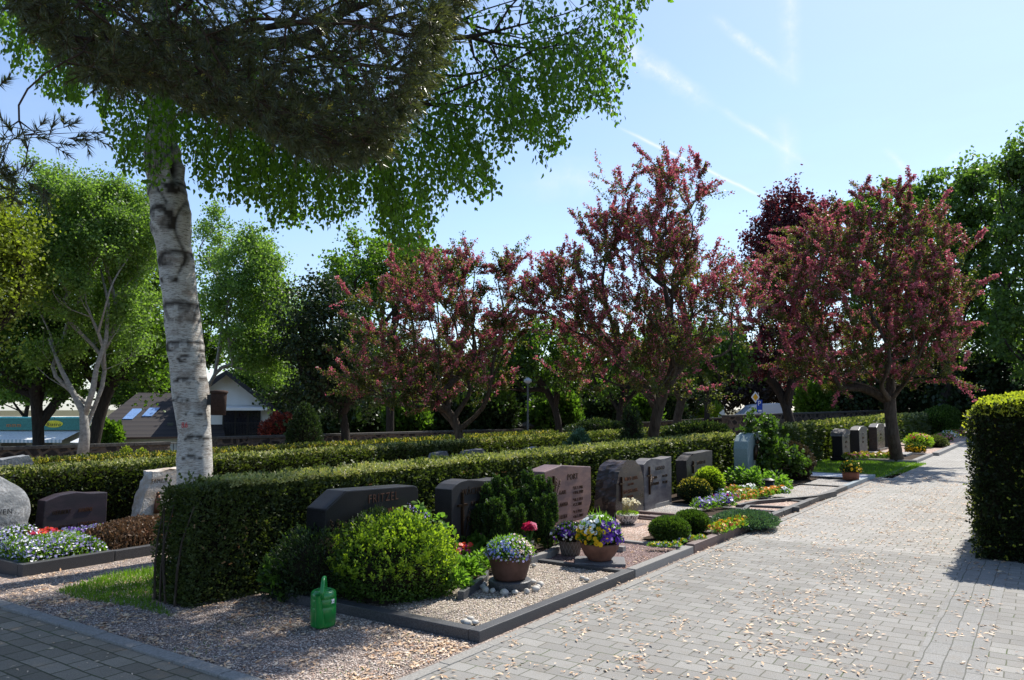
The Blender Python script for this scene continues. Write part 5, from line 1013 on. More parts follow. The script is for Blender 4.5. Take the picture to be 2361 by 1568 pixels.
g = np.random.default_rng(14); n = 420; P, D = on_ell(g, n, V3(c+Vector((0, 0, .0))), (.52, .52, .35), -.2, .03, .12, 2); U = D*.55+np.array([0, 0, .9])+g.normal(size=P.shape)*.2; U = unit(U); t = g.random((n, 14)); ln = g.uniform(.04, .11, (n, 1, 1))
Q = P[:, None]+U[:, None]*t[..., None]*ln+g.normal(size=(n, 14, 3))*.006; UU = U[:, None]*.6+g.normal(size=(n, 14, 3))*.6; leafobj('upright_sprigs', Q.reshape(-1, 3), .026*g.uniform(.7, 1.3, n*14), M['boxtip'], T, 'slim', UU.reshape(-1, 3), aspect=1.8)['kind'] = 'stuff'
c = atd(745, 1310, 7.15); shrub('thuja_bush', 'dark spreading evergreen shrub left of the boxwood, behind the watering can', 'bush', [((c.x, c.y, .3), (.44, .46, .33)), ((c.x+.3, c.y+.3, .38), (.3, .3, .34)), ((c.x-.22, c.y-.15, .2), (.28, .3, .22))], 17000, .035, M['dark'], M['box'], .12, .035, shape='spray', lump=.18, jit=.15, seed=3, z0=.03)
c = atd(868, 1212, 7.5); shrub('evergreen_bush', 'small dark conifer top between boxwood and black headstone', 'bush', [((c.x, c.y, .42), (.2, .2, .3))], 4000, .035, M['dark'], None, shape='spray', lump=.2, seed=4, z0=.1)
c = at(645, 1345, .15); shrub('small_laurel', 'little bright green leafy shoot at the foot of the hedge', 'plant', [((c.x, c.y, .2), (.13, .13, .17))], 260, .075, M['broad'], None, shape='broad', core=0, jit=.4, seed=5, z0=.0)
def broadpatch(name, label, pts, r, h, n, ls, mat, seed=1, z0=.09, shape='broad', cat='plant'):
    g = np.random.default_rng(seed*7); T = thing(name, label, cat, (pts[0][0], pts[0][1], z0)); Ps, Us = [], []
    for (x, y) in pts:
        a = g.random(n)*2*math.pi; q = g.random(n)**.6; P = np.stack([x+np.cos(a)*q*r, y+np.sin(a)*q*r, z0+h*(1-q*.6)*g.uniform(.3, 1, n)], 1); Ps.append(P); Us.append(np.stack([np.cos(a)*(.4+q), np.sin(a)*(.4+q), .9-q*.8+g.normal(size=n)*.2], 1))
    leafobj('leaves', np.concatenate(Ps), ls*g.uniform(.6, 1.3, len(np.concatenate(Ps))), mat, T, shape, np.concatenate(Us)); return T
P2 = lambda u, v, z=.15: (lambda p: (p.x, p.y))(at(u, v, z))
broadpatch('leafy_groundcover', 'bright broad-leaved plants between boxwood and flower pot', [P2(1050, 1345), P2(1080, 1318), P2(1105, 1300), P2(1060, 1315), P2(1035, 1325)], .13, .2, 240, .055, M['broad'], 2)
broadpatch('primrose_clump', 'pale green broad leaves behind the red begonias', [P2(1045, 1262), P2(1075, 1262), P2(1105, 1262), P2(1130, 1266)], .12, .2, 110, .1, M['broad'], 3)
T = thing('lilac_sapling', 'young lilac shoot with large leaves right of the black headstone', 'plant', (*P2(965, 1260, .1), .1)); g = np.random.default_rng(8); b0 = Vector((*P2(1000, 1235, .4), 0)); bm = bmesh.new(); Ps, Us, Bl = [], [], []
for (u, v, n) in [(948, 1170, 10), (965, 1180, 8), (985, 1190, 14), (1005, 1205, 14), (1022, 1215, 14), (1030, 1235, 10), (1010, 1245, 12), (975, 1205, 9)]:
    p = atd(u, v, 7.9); tube(bm, [(p.x+.1, p.y+.05, .1), (p.x+.05, p.y+.03, (p.z+.1)/2), V3(p)], .006, 5)
    for q in range(n): Ps.append(np.array(p)+g.normal(size=3)*np.array([.05, .05, .05])); Us.append([g.normal(), g.normal(), g.normal()*.5-.2])
    if v < 1195: Bl += [np.array(p)+g.normal(size=3)*.02 for _ in range(18)]
bobj('stems', bm, M['bark'], T); leafobj('leaves', np.array(Ps), .075*g.uniform(.6, 1.2, len(Ps)), M['broad'], T, 'leaf', np.array(Us)); leafobj('buds', np.array(Bl), .018, M['lilac'], T, 'disc')
# upright dark cypress with flame-like lobes
def flame(label, lobes, seed, z00=.07):
    z0 = z00
    g = np.random.default_rng(seed); T = thing('dwarf_cypress', label, 'conifer', (lobes[0][0], lobes[0][1], z0), 'dwarf cypress clumps'); Ps, Us = [], []; bm = bmesh.new()
    big = [tuple(l[:4])+(l[4],) for l in lobes]; tube(bm, [(lobes[2][0], lobes[2][1], .05), (lobes[2][0], lobes[2][1], lobes[2][4]+.1)], .035, 7)
    for (x, y, zt, r, _z) in lobes:
        for q in range(11): a = g.random()*6.28; zz = _z+(zt-_z)*g.uniform(.1, .95); big.append((x+math.cos(a)*r*.85, y+math.sin(a)*r*.85, zz+.1, r*g.uniform(.24, .42), zz-.16))
    for it in big:
        (x, y, zt, r) = it[:4]; z0 = it[4] if len(it) > 4 else z00; z0 = max(z0, z00)
        n = int(3000*r/.1*(zt-z0))+60; t = g.random(n); a = g.random(n)*2*math.pi; rr_ = r*np.sin(np.clip(t*1.02+.16, 0, 1.12)**.8*math.pi*.88)**.7*(1-.25*g.random(n)); k = 1+.42*np.sin(a*3+t*11+x*19)*np.sin(t*17+a*2+y*13)
        P = np.stack([x+np.cos(a)*rr_*k, y+np.sin(a)*rr_*k, z0+t*(zt-z0)], 1); Ps.append(P); Us.append(np.stack([np.cos(a)*.7, np.sin(a)*.7, np.full(n, .9)], 1)+g.normal(size=(n, 3))*.35)
        bmesh.ops.create_icosphere(bm, subdivisions=2, radius=1, matrix=Matrix.Translation((x, y, (zt+z0)/2)) @ Matrix.Diagonal((r*.7, r*.7, (zt-z0)*.42, 1)))
    bobj('inner_twigs', bm, M['twig'], T); P = np.concatenate(Ps); leafobj('foliage', P, .032*g.uniform(.6, 1.3, len(P)), M['cyp'], T, 'spray', np.concatenate(Us)); return T
def fl(u, vt, d, r, vb_=1225): p = atd(u, vt, d); return (p.x, p.y, p.z, r, atd(u, vb_, d).z)
flame('left clump of the dark flame-shaped dwarf cypress in front of the wavy headstone', [fl(1125, 1116, 8.9, .085, 1190), fl(1158, 1104, 9.0, .1, 1200), fl(1143, 1150, 8.7, .11, 1240), fl(1102, 1178, 8.8, .07, 1215), fl(1180, 1135, 8.9, .08, 1210), fl(1160, 1185, 8.6, .1, 1250), fl(1192, 1180, 8.7, .07, 1225)], 3)
flame('right clump of the dark flame-shaped dwarf cypress, overlapping the red-brown headstone', [fl(1224, 1094, 9.1, .09, 1190), fl(1252, 1112, 9.1, .09, 1200), fl(1268, 1140, 9.0, .065, 1200), fl(1236, 1150, 8.9, .1, 1240), fl(1212, 1135, 9.0, .07, 1200), fl(1255, 1185, 8.9, .08, 1235)], 4)
def ballb(u, v0, v1, uw, X, y, label, mat, seed, tip=None, tf=.2):
    d = -X*.565+y*.825; r = px(uw/2, d); zt = EYE-(v0-HZ)*d/F_; z0 = .08; rz = (zt-z0)/2; return shrub('round_cypress', label, 'bush', [((X, y, z0+rz), (r*.95, r*.95, rz))], 9000, .03, mat, tip, tf, .035, shape='spray', lump=.06, jit=.08, seed=seed, z0=z0, core=.85)
ballb(1543, 1188, 1262, 92, -3.85, 8.98, 'nearer round green cypress ball beside the red kerb', M['ball'], 6)
ballb(1600, 1174, 1245, 82, -3.85, 9.7, 'farther round green cypress ball beside the red kerb', M['ball'], 7)
ballb(1553, 1103, 1172, 76, -5.0, 12.75, 'dark round clipped ball before the banded grey headstone', M['dark'], 8, M['hedgegold'], .12)
ballb(1590, 1078, 1160, 66, -5.0, 13.45, 'bright yellow-green clipped ball behind the dark one', M['box'], 9, M['boxtip'], .8)
p = at(1722, 1206, .1); shrub('creeping_juniper', 'low blue-green juniper mound beside the dark kerb', 'bush', [((p.x-.05, p.y+.1, .1), (.42, .55, .13))], 7000, .04, M['juni'], None, shape='spray', lump=.12, seed=10, z0=.08)
def flowers_on(T, P, D, cols, size, frac, g, z=.02):
    for k, (cn_, fr_) in enumerate(cols):
        m = g.random(len(P)) < frac*fr_
        if m.sum(): N_ = D[m]*.6+g.normal(size=(m.sum(), 3))*.3+np.array([0, 0, .5]); U_2 = np.cross(N_, g.normal(size=(m.sum(), 3))); leafobj(cn_+'_flowers', P[m]+D[m]*z, size*g.uniform(.7, 1.25, m.sum()), M[cn_], T, 'disc', U_2, N_)
def dome(T, c, r, nleaf, ls, mat, cols, fs, nf, seed, shape='slim', zmin=-.1, lump=.12, gap=.9):
    g = np.random.default_rng(seed); P, D = on_ell(g, nleaf, c, np.array(r)*.93, zmin, .18, lump, seed); U = D*.7+g.normal(size=P.shape)*.5; U[:, 2] += .5
    leafobj('foliage', P, ls*g.uniform(.6, 1.3, len(P)), mat, T, shape, U); bm = bmesh.new(); bmesh.ops.create_icosphere(bm, subdivisions=2, radius=1, matrix=Matrix.Translation(c) @ Matrix.Diagonal((r[0]*.8, r[1]*.8, r[2]*.75, 1))); bobj('inner_stems', bm, M['twig'], T)
    P, D = on_ell(g, nf, c, r, zmin, .05, lump, seed)
    for (cn_, fn) in cols:
        w = np.array([fn(d) for d in D]); m = g.random(len(P)) < w
        if m.sum(): N_ = D[m]+g.normal(size=(m.sum(), 3))*.35; U_2 = np.cross(N_, g.normal(size=(m.sum(), 3))); leafobj(cn_+'_flowers', P[m]+D[m]*.01, fs*g.uniform(.7, 1.25, m.sum()), M[cn_], T, 'disc', U_2, N_)
# big brown pot with mixed flowers on a stone disc ringed by white pebbles
c = Vector((-4.12, 5.98, 0)); T = thing('flower_bowl', 'large brown bowl of pale daisies and forget-me-nots in the nearest plot', 'flower pot', (c.x, c.y, .13))
bm = bmesh.new(); lathe(bm, [(0, .135), (.135, .135), (.15, .15), (.175, .24), (.2, .335), (.212, .345), (.212, .36), (.195, .36), (.19, .33), (0, .32)], c, 36); bobj('bowl', bm, M['terra'], T, True)
cl, rr_ = (c.x, c.y, .345), (.225, .225, .16); rd = np.array(RIGHT)
dome(T, cl, rr_, 3600, .045, M['broad'], [('peach', lambda d: .9*max(0, d@rd+.25)*(d[2] > .15)), ('blue', lambda d: .55*(d@rd < .35)*(d[2] > .1)), ('lilac', lambda d: .3), ('white', lambda d: .15), ('crimson', lambda d: .05)], .021, 1100, 21)
bm = bmesh.new(); lathe(bm, [(0, .055), (.19, .055), (.195, .06), (.195, .125), (.185, .133), (0, .133)], c, 30); o = bobj('stone_disc', bm, M['kerb_gr'], None, bevel=0); tag(o, 'dark round stone disc under the large brown bowl', 'stone disc')
g = np.random.default_rng(31); protos = []
for k in range(15):
    a = -2.7+k*2*math.pi/15*(.93)+g.normal()*.04; R_ = .26+g.uniform(-.012, .02); rx = g.uniform(.028, .046); o = rock('white_pebble', (0, 0, 0), (rx, rx*g.uniform(.75, 1.1), rx*.72), M['white_pebble'], None, k*3.1, .14, 2)
    o.location = (c.x+math.cos(a)*R_, c.y+math.sin(a)*R_, .075); o.rotation_euler.z = g.uniform(0, 6); tag(o, 'white pebble in the ring around the large brown bowl', 'pebble', 'white pebbles ringing the bowl')
for k, (u, v) in enumerate([(1078, 1446), (1092, 1440), (1102, 1448), (1086, 1450)]): p = at(u, v, .08); o = rock('white_pebble', (0, 0, 0), (.035, .028, .02), M['white_pebble'], None, 50+k, .15, 2); o.location = (p.x-.12, p.y+.12, .078); tag(o, 'white pebble lying in the front corner of the nearest plot', 'pebble', 'white pebbles in the corner')
for k, (u, v) in enumerate([(1352, 1328), (1362, 1332), (1405, 1332), (1240, 1300)]): p = at(u, v, .08); o = rock('white_pebble', (0, 0, 0), (.03, .025, .02), M['white_pebble'], None, 70+k, .15, 2); o.location = (p.x, p.y-.08, .078); tag(o, 'white pebble along the far edge of the tan gravel', 'pebble', 'white pebbles at the far edge')
# pansy bowl
c = at(1385, 1300, .06); c = Vector((c.x-.02, c.y+.02, 0)); T = thing('flower_bowl', 'terracotta bowl full of yellow, violet and white pansies', 'flower pot', (c.x, c.y, .1))
boxo('x', (0, 0, 0, 0, 0, 0), M['kerb_grey']) if False else None
o = boxo('stone_slab', (-.26, .26, -.2, .2, .05, .095), M['grey_gr'], None, .005, Matrix.Translation(c) @ Matrix.Rotation(.5, 4, 'Z')); tag(o, 'flat grey slab under the pansy bowl', 'slab')
bm = bmesh.new(); lathe(bm, [(0, .1), (.12, .1), (.125, .115), (.16, .15), (.195, .22), (.205, .255), (.205, .275), (.185, .275), (0, .25)], c, 34); bobj('bowl', bm, M['terra_red'] if False else plain('brown_terracotta', (.16, .075, .05), .7), T, True)
dome(T, (c.x, c.y, .32), (.23, .23, .24), 3000, .05, M['broad'], [('violet', lambda d: .95*(d@rd > -.05 and d[2] < .75)), ('yellow', lambda d: .5*(d[2] < .55 and d@rd < .3)), ('white', lambda d: .8*(d@rd < -.1 and d[2] > .35)+.3*(d[2] > .75))], .05, 420, 23)
bm = bmesh.new(); g = np.random.default_rng(3)
P = np.array([[c.x, c.y, .45]]*26)+g.normal(size=(26, 3))*np.array([.05, .05, .02]); leafobj('grassy_leaves', P, .17, M['broad'], T, 'blade', g.normal(size=(26, 3))*np.array([.35, .35, .1])+np.array([0, 0, 1]), aspect=.9)
# wicker basket with violet flowers
c = at(1310, 1281, .06); c = Vector((c.x, c.y+.05, 0)); T = thing('flower_basket', 'wicker basket with handle and violet flowers behind the pansy bowl', 'basket', (c.x, c.y, .06))
bm = bmesh.new(); lathe(bm, [(0, .062), (.095, .062), (.1, .08), (.125, .18), (.132, .23), (.138, .24), (.12, .24), (0, .22)], c, 24)
bobj('basket_body', bm, M['wicker'], T, True); bm = bmesh.new()
for k in range(18):
    for s in (1, -1): tube(bm, [(c.x+math.cos(k*math.pi/9+s*t*.6)*(.1+.032*t), c.y+math.sin(k*math.pi/9+s*t*.6)*(.1+.032*t), .07+.16*t) for t in (0, .33, .66, 1)], .0045, 4, False)
bobj('weave', bm, plain('light_wicker', (.24, .2, .17), .8), T)
bm = bmesh.new(); tube(bm, [(c.x+rd[0]*.06*math.cos(a)*1.1-FWD.x*.13, c.y+rd[1]*.06*math.cos(a)*1.1-FWD.y*.13, .22+.055*math.sin(a)) for a in np.linspace(0, math.pi, 9)], .008, 6); bobj('handle', bm, M['wicker'], T)
dome(T, (c.x, c.y, .27), (.2, .2, .13), 1500, .05, M['cyp'], [('violet', lambda d: .8*(d[2] > .2)), ('white', lambda d: .15)], .035, 330, 25)
# striped bowl with white edelweiss-like heads
c = at(1443, 1209, .07); c = Vector((c.x, c.y+.05, 0)); T = thing('flower_bowl', 'white ribbed bowl with tall cream flower heads before the rounded brown headstone', 'flower pot', (c.x, c.y, .07))
m, nt, N, L = newmat('ribbed_white_glaze'); gn = N.new('ShaderNodeTexCoord'); v = coord(nt, (1, 1, .12)); n_ = noisen(nt, v, 45, 2); finish(nt, ramp(nt, n_, [(.44, (.1, .09, .085)), (.52, (.62, .6, .57))]), .5, .4)
bm = bmesh.new(); lathe(bm, [(0, .07), (.07, .07), (.09, .085), (.14, .14), (.16, .195), (.165, .2), (.15, .2), (0, .18)], c, 30); bobj('bowl', bm, m, T, True)
o = boxo('stone_slab', (c.x-.2, c.x+.22, c.y-.2, c.y+.16, .055, .07), M['kerb_red']); tag(o, 'flat reddish slab under the white ribbed bowl', 'slab')
g = np.random.default_rng(9); bm = bmesh.new(); H_ = []
for k in range(46):
    a = g.uniform(0, 6.28); q = g.random()**.5*.09; b_ = (c.x+math.cos(a)*q, c.y+math.sin(a)*q, .2); t_ = (c.x+math.cos(a)*q*1.5+.03, c.y+math.sin(a)*q*1.5+.04, .36+g.uniform(-.03, .05)); tube(bm, [b_, t_], .003, 3); H_ += [np.array(t_)+g.normal(size=3)*.009 for _ in range(9)]
bobj('stems', bm, plain('straw_stem', (.4, .34, .15)), T); leafobj('cream_flowers', np.array(H_), .02, M['cream'], T, 'disc')
P, D = on_ell(g, 500, (c.x, c.y, .2), (.14, .14, .04), 0, .1); leafobj('rosettes', P, .03, M['lime'], T, 'slim', D+np.array([0, 0, .5]))
# pansy plants: one of each colour, then copies
PROTO = {}
def pansy(col, label, cat='flower', h=.14, cols=None, fs=.042, nf=16):
    g = np.random.default_rng(len(PROTO)+60); T = thing(col[0]+'_pansy' if cols is None else 'pansy', label, cat, (0, 0, 0))
    P, D = on_ell(g, 130, (0, 0, h*.35), (.075, .075, h*.5), -.2, .3, .2); P[:, 2] = np.maximum(P[:, 2], .005); leafobj('leaves', P, .045, M['broad'], T, 'slim', D+np.array([0, 0, .5]))
    P, D = on_ell(g, nf, (0, 0, h*.5), (.07, .07, h*.6), .0, .05)
    for k, cn_ in enumerate(col):
        m = (np.arange(len(P)) % len(col)) == k; N_ = D[m]+np.array([.35, -.2, .2])+g.normal(size=(m.sum(), 3))*.3; leafobj('petals', P[m], fs*g.uniform(.8, 1.25, m.sum()), M[cn_], T, 'disc', np.cross(N_, g.normal(size=(m.sum(), 3))), N_)
    return T
def plant(key, spots, label, group, h=.14, scale=1.):
    if key not in PROTO: PROTO[key] = pansy(key, label, h=h); o = PROTO[key]; first = True
    else: first = False
    for (x, y, z) in spots:
        if first: o = PROTO[key]; first = False
        else: o = copy_tree(PROTO[key])
        o.location = (x, y, z); o.rotation_euler.z = random.uniform(0, 6.28); s = scale*random.uniform(.85, 1.2); o.scale = (s, s, s); o['label'] = label; o['group'] = group
def along(u0, v0, u1, v1, n, z=.1, jx=.05, rows=1, dx=-.17):
    a = at(u0, v0, z); b = at(u1, v1, z); return [(a.x+(b.x-a.x)*(i+.5)/n+random.uniform(-jx, jx)+dx*r, a.y+(b.y-a.y)*(i+.5)/n+random.uniform(-jx, jx), z-.01) for r in range(rows) for i in range(n)]
plant(('orange', 'orange'), along(1705, 1158, 1808, 1140, 10, rows=1), 'orange pansy in the front row behind the curved dark kerb', 'orange pansies')
plant(('orange', 'cream'), along(1690, 1150, 1740, 1142, 5)+along(1760, 1145, 1800, 1139, 4), 'orange and cream pansy in the long row by the curved kerb', 'orange and cream pansies')
plant(('white', 'white'), along(1648, 1150, 1680, 1150, 3)+along(1810, 1143, 1820, 1142, 2)+along(1700, 1140, 1745, 1134, 4), 'white pansy among the orange ones', 'white pansies')
plant(('rust', 'orange'), along(1672, 1140, 1700, 1136, 3), 'rust-orange pansy at the back of the row', 'rust pansies')
plant(('violet', 'lilac'), along(1597, 1180, 1690, 1168, 8)+along(1610, 1172, 1690, 1158, 7), 'violet pansy in front of the slate headstone', 'violet pansies')
plant(('crimson', 'violet'), along(1640, 1163, 1700, 1158, 5), 'crimson and violet pansy beside the angled kerb', 'crimson pansies')
plant(('yellow', 'rust'), along(1660, 1233, 1720, 1210, 8, rows=2, dx=-.12), 'yellow and brown pansy between far cypress ball and juniper mound', 'yellow and brown pansies', h=.12)
plant(('yellow', 'lilac'), along(1500, 1262, 1560, 1262, 4, jx=.03)+along(1572, 1255, 1620, 1240, 3), 'small yellow and lilac viola at the foot of the cypress balls', 'small violas', h=.08, scale=.8)
plant(('yellow', 'yellow'), along(1240, 1268, 1285, 1252, 4), 'yellow pansy behind the curved grey kerb', 'yellow pansies near the dark cypress')
plant(('violet', 'violet'), along(1190, 1275, 1215, 1268, 3)+along(1265, 1262, 1275, 1258, 1), 'deep violet pansy in front of the dark cypress', 'deep violet pansies')
plant(('red', 'magenta'), along(1043, 1290, 1085, 1285, 4), 'red begonia among broad leaves behind the bowl', 'red begonias')
plant(('magenta', 'yellow'), along(1945, 1062, 2055, 1060, 10, z=.08)+along(1950, 1058, 2060, 1056, 8, z=.08), 'magenta and yellow pansy in the grave left of the leaning trunk', 'magenta and yellow pansies', scale=1.4)
# vase with crimson and pink flowers
c = at(1221, 1282, .1); T = thing('flower_vase', 'dark grave vase with a crimson and pink bouquet in front of the dark cypress', 'vase', (c.x, c.y, .09)); bm = bmesh.new(); lathe(bm, [(0, .09), (.03, .09), (.045, .2), (.05, .26), (.04, .26), (0, .2)], c-Vector((0, 0, c.z)), 14); bobj('vase', bm, M['iron'], T, True)
g = np.random.default_rng(4); P, D = on_ell(g, 240, (c.x, c.y, .4), (.075, .075, .055), -.3, .2)
for k, cn_ in enumerate(('crimson', 'pink')): m = (D@rd+D[:, 2]*.6 < .75) if k == 0 else (D@rd+D[:, 2]*.6 >= .55); leafobj(cn_+'_flowers', P[m], .034, M[cn_], T, 'disc')
bm = bmesh.new(); [tube(bm, [(c.x, c.y, .22), (c.x+g.normal()*.04, c.y+g.normal()*.04, .38)], .004, 4) for _ in range(9)]; bobj('stems', bm, M['broad'], T)
# grave lantern
c = at(1775, 1141, .08); T = thing('grave_lantern', 'small dark cylindrical grave lantern behind the orange pansies', 'lantern', (c.x, c.y, .08)); bm = bmesh.new(); lathe(bm, [(0, .08), (.075, .08), (.08, .1), (.08, .33), (0, .33)], c-Vector((0, 0, c.z)), 14); bobj('body', bm, M['iron'], T, True); bm = bmesh.new(); lathe(bm, [(0, .331), (.1, .331), (.1, .35), (.03, .38), (0, .385)], c-Vector((0, 0, c.z)), 14); bobj('lid', bm, M['iron'], T)
# rose bush and neighbours
g = np.random.default_rng(6); c = atd(1775, 1040, 17.0); zt = lambda v, d=17.: EYE-(v-HZ)*d/F_
tree('rose_bush', 'tall leafy rose bush in front of the pale blue-green headstone', 'bush', [(c.x, c.y, .05), (c.x, c.y, .35)], [ell(1757, 1000, 17, 42, 40), ell(1780, 1060, 17, 52, 50), ell(1742, 972, 17, 24, 16), ell(1830, 1070, 17, 30, 40)], 110, .03, 3400, .085, M['box'], M['bark'], 12, per=2, Lm=.22, spread=.05, step=.15, tipr=.003)
c = atd(1835, 1085, 17.5); shrub('purple_shrub', 'dark brownish-purple round shrub right of the rose bush', 'bush', [((c.x, c.y, .45), (.36, .4, .42))], 5000, .05, M['purpleshrub'], None, lump=.15, seed=13, z0=.06, shape='leaf')
broadpatch('fern_clump', 'green leafy plants under the rose bush', [P2(1712, 1112), P2(1735, 1114), P2(1752, 1116), P2(1700, 1106), P2(1790, 1122)], .26, .4, 260, .08, M['broad'], 7)
c = atd(1335, 1015, 16.2); shrub('blue_juniper', 'blue-green feathery juniper rising behind the near hedge', 'conifer', [((c.x, c.y, .55), (.33, .33, .45)), ((c.x, c.y, .9), (.17, .17, .27))], 5000, .09, M['juni'], None, shape='spray', lump=.25, jit=.2, seed=14, z0=-.05, upb=.2, outb=1.2)
c = atd(1455, 1000, 18); shrub('dark_conifer', 'small black-green conifer just left of the middle hawthorn trunk', 'conifer', [((c.x, c.y, .5), (.38, .38, .6)), ((c.x, c.y, 1.2), (.2, .2, .45)), ((c.x-.6*RIGHT.x, c.y-.6*RIGHT.y, .4), (.35, .35, .45))], 5000, .08, M['dark'], None, shape='spray', lump=.25, seed=15, z0=-.05)
c = atd(1250, 1040, 13.5); shrub('yellow_sprout', 'pale yellow-green sprout above the near hedge', 'plant', [((c.x, c.y, .8), (.1, .1, .16))], 260, .06, M['yellowish'], None, shape='leaf', core=0, seed=16, z0=.6)
c = atd(702, 1000, 30); shrub('columnar_thuja', 'dark pointed conifer in front of the wall right of the red shrub', 'conifer', [((c.x, c.y, .3), (.65, .65, 1.2)), ((c.x, c.y, 1.), (.35, .35, .75))], 6000, .13, M['dark'], None, shape='spray', seed=17, z0=-.7)
c = atd(642, 985, 38); shrub('red_shrub', 'bright red-leaved shrub in front of the white gable', 'bush', [((c.x, c.y, .15), (.95, .8, 1.1)), ((c.x+.5*RIGHT.x, c.y+.5*RIGHT.y, .3), (.7, .6, .9))], 7000, .12, M['redshrub'], None, shape='leaf', lump=.2, seed=18, z0=-1.2)
for k, (u, v, r) in enumerate([(468/1.635, 1048, .1), (530, 1052, .1)]): pass
for k, (u, v) in enumerate([(290, 1047), (327, 1052)]): c = atd(u, v, 22); shrub('golden_conifer', 'small golden conifer tip behind the golden hedge, left of the birch' if k == 0 else 'lower golden conifer tip beside the birch trunk', 'conifer', [((c.x, c.y, c.z-.1), (.14, .14, .28))], 700, .08, M['yellowish'], None, shape='spray', seed=19+k, z0=gz(c.x), core=.7)
c = atd(2165, 985, 46); shrub('oval_shrub', 'rounded light green shrub at the far end of the path beside the yew hedge', 'bush', [((c.x, c.y, .75), (1.05, 1.1, .8)), ((c.x+.3, c.y+.2, 1.1), (.8, .8, .6))], 12000, .09, M['box'], M['birch2'], .35, .09, shape='leaf', seed=22, z0=.0)
for (u, v, d, ru, rv, mat, lb, nmz) in [(1880, 925, 50, 42, 34, 'maple_b', 'bright green sunlit shrub beyond the wall right of the van', 'garden_shrub'), (1600, 945, 60, 60, 18, 'lime', 'pale green bushes below the pale house', 'garden_shrub'), (245, 1008, 45, 36, 26, 'maple_b', 'sunlit green bush behind the wall beside the dark maple trunk', 'garden_shrub'), (2120, 925, 62, 30, 20, 'maple_b', 'small sunlit green shrub beyond the wall at right', 'garden_shrub')]:
    c = atd(u, v, d); shrub(nmz, lb, 'bush', [(V3(c), (px(ru, d), px(ru, d)*.8, px(rv, d)*1.3))], 5000, .22, M[mat], None, shape='leaf', lump=.3, jit=.25, seed=u*.01, z0=gz(c.x), core=.6)
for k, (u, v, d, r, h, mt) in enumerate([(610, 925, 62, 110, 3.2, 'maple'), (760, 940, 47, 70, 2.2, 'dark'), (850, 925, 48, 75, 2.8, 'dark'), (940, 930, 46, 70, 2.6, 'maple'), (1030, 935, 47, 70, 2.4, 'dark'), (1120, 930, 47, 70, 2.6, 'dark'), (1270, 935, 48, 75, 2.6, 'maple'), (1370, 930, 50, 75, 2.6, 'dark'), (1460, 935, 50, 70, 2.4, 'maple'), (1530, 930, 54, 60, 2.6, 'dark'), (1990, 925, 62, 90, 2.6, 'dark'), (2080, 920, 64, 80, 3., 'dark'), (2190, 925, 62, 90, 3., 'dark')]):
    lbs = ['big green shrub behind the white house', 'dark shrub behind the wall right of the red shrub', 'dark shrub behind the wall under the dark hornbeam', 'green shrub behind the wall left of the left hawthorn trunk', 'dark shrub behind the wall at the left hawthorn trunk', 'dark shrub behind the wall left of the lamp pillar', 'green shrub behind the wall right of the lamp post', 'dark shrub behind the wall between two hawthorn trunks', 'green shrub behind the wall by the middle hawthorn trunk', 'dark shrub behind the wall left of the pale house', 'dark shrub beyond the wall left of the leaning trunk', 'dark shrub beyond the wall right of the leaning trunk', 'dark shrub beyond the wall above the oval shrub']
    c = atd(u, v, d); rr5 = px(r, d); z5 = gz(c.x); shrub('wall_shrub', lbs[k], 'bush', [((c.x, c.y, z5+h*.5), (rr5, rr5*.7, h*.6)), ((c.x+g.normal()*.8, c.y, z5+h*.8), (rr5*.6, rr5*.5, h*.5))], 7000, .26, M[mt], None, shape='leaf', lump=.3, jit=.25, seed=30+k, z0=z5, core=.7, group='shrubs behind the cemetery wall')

for (u0, u1, v, d, lb) in [(1300, 1470, 975, 34, 'dark spreading juniper in front of the wall left of the middle hawthorn trunk'), (1530, 1690, 987, 26, 'low shaded hedge behind the near hedge at the wall gap')]:
    c = atd((u0+u1)/2, v+12, d); r = px((u1-u0)/2, d); shrub('low_evergreen', lb, 'bush', [((c.x, c.y, c.z-.2), (r, r*.5, .5))], 7000, .12, M['dark'], M['hedge'], .2, .1, shape='spray', lump=.2, seed=u0*.01, z0=gz(c.x)-.1)
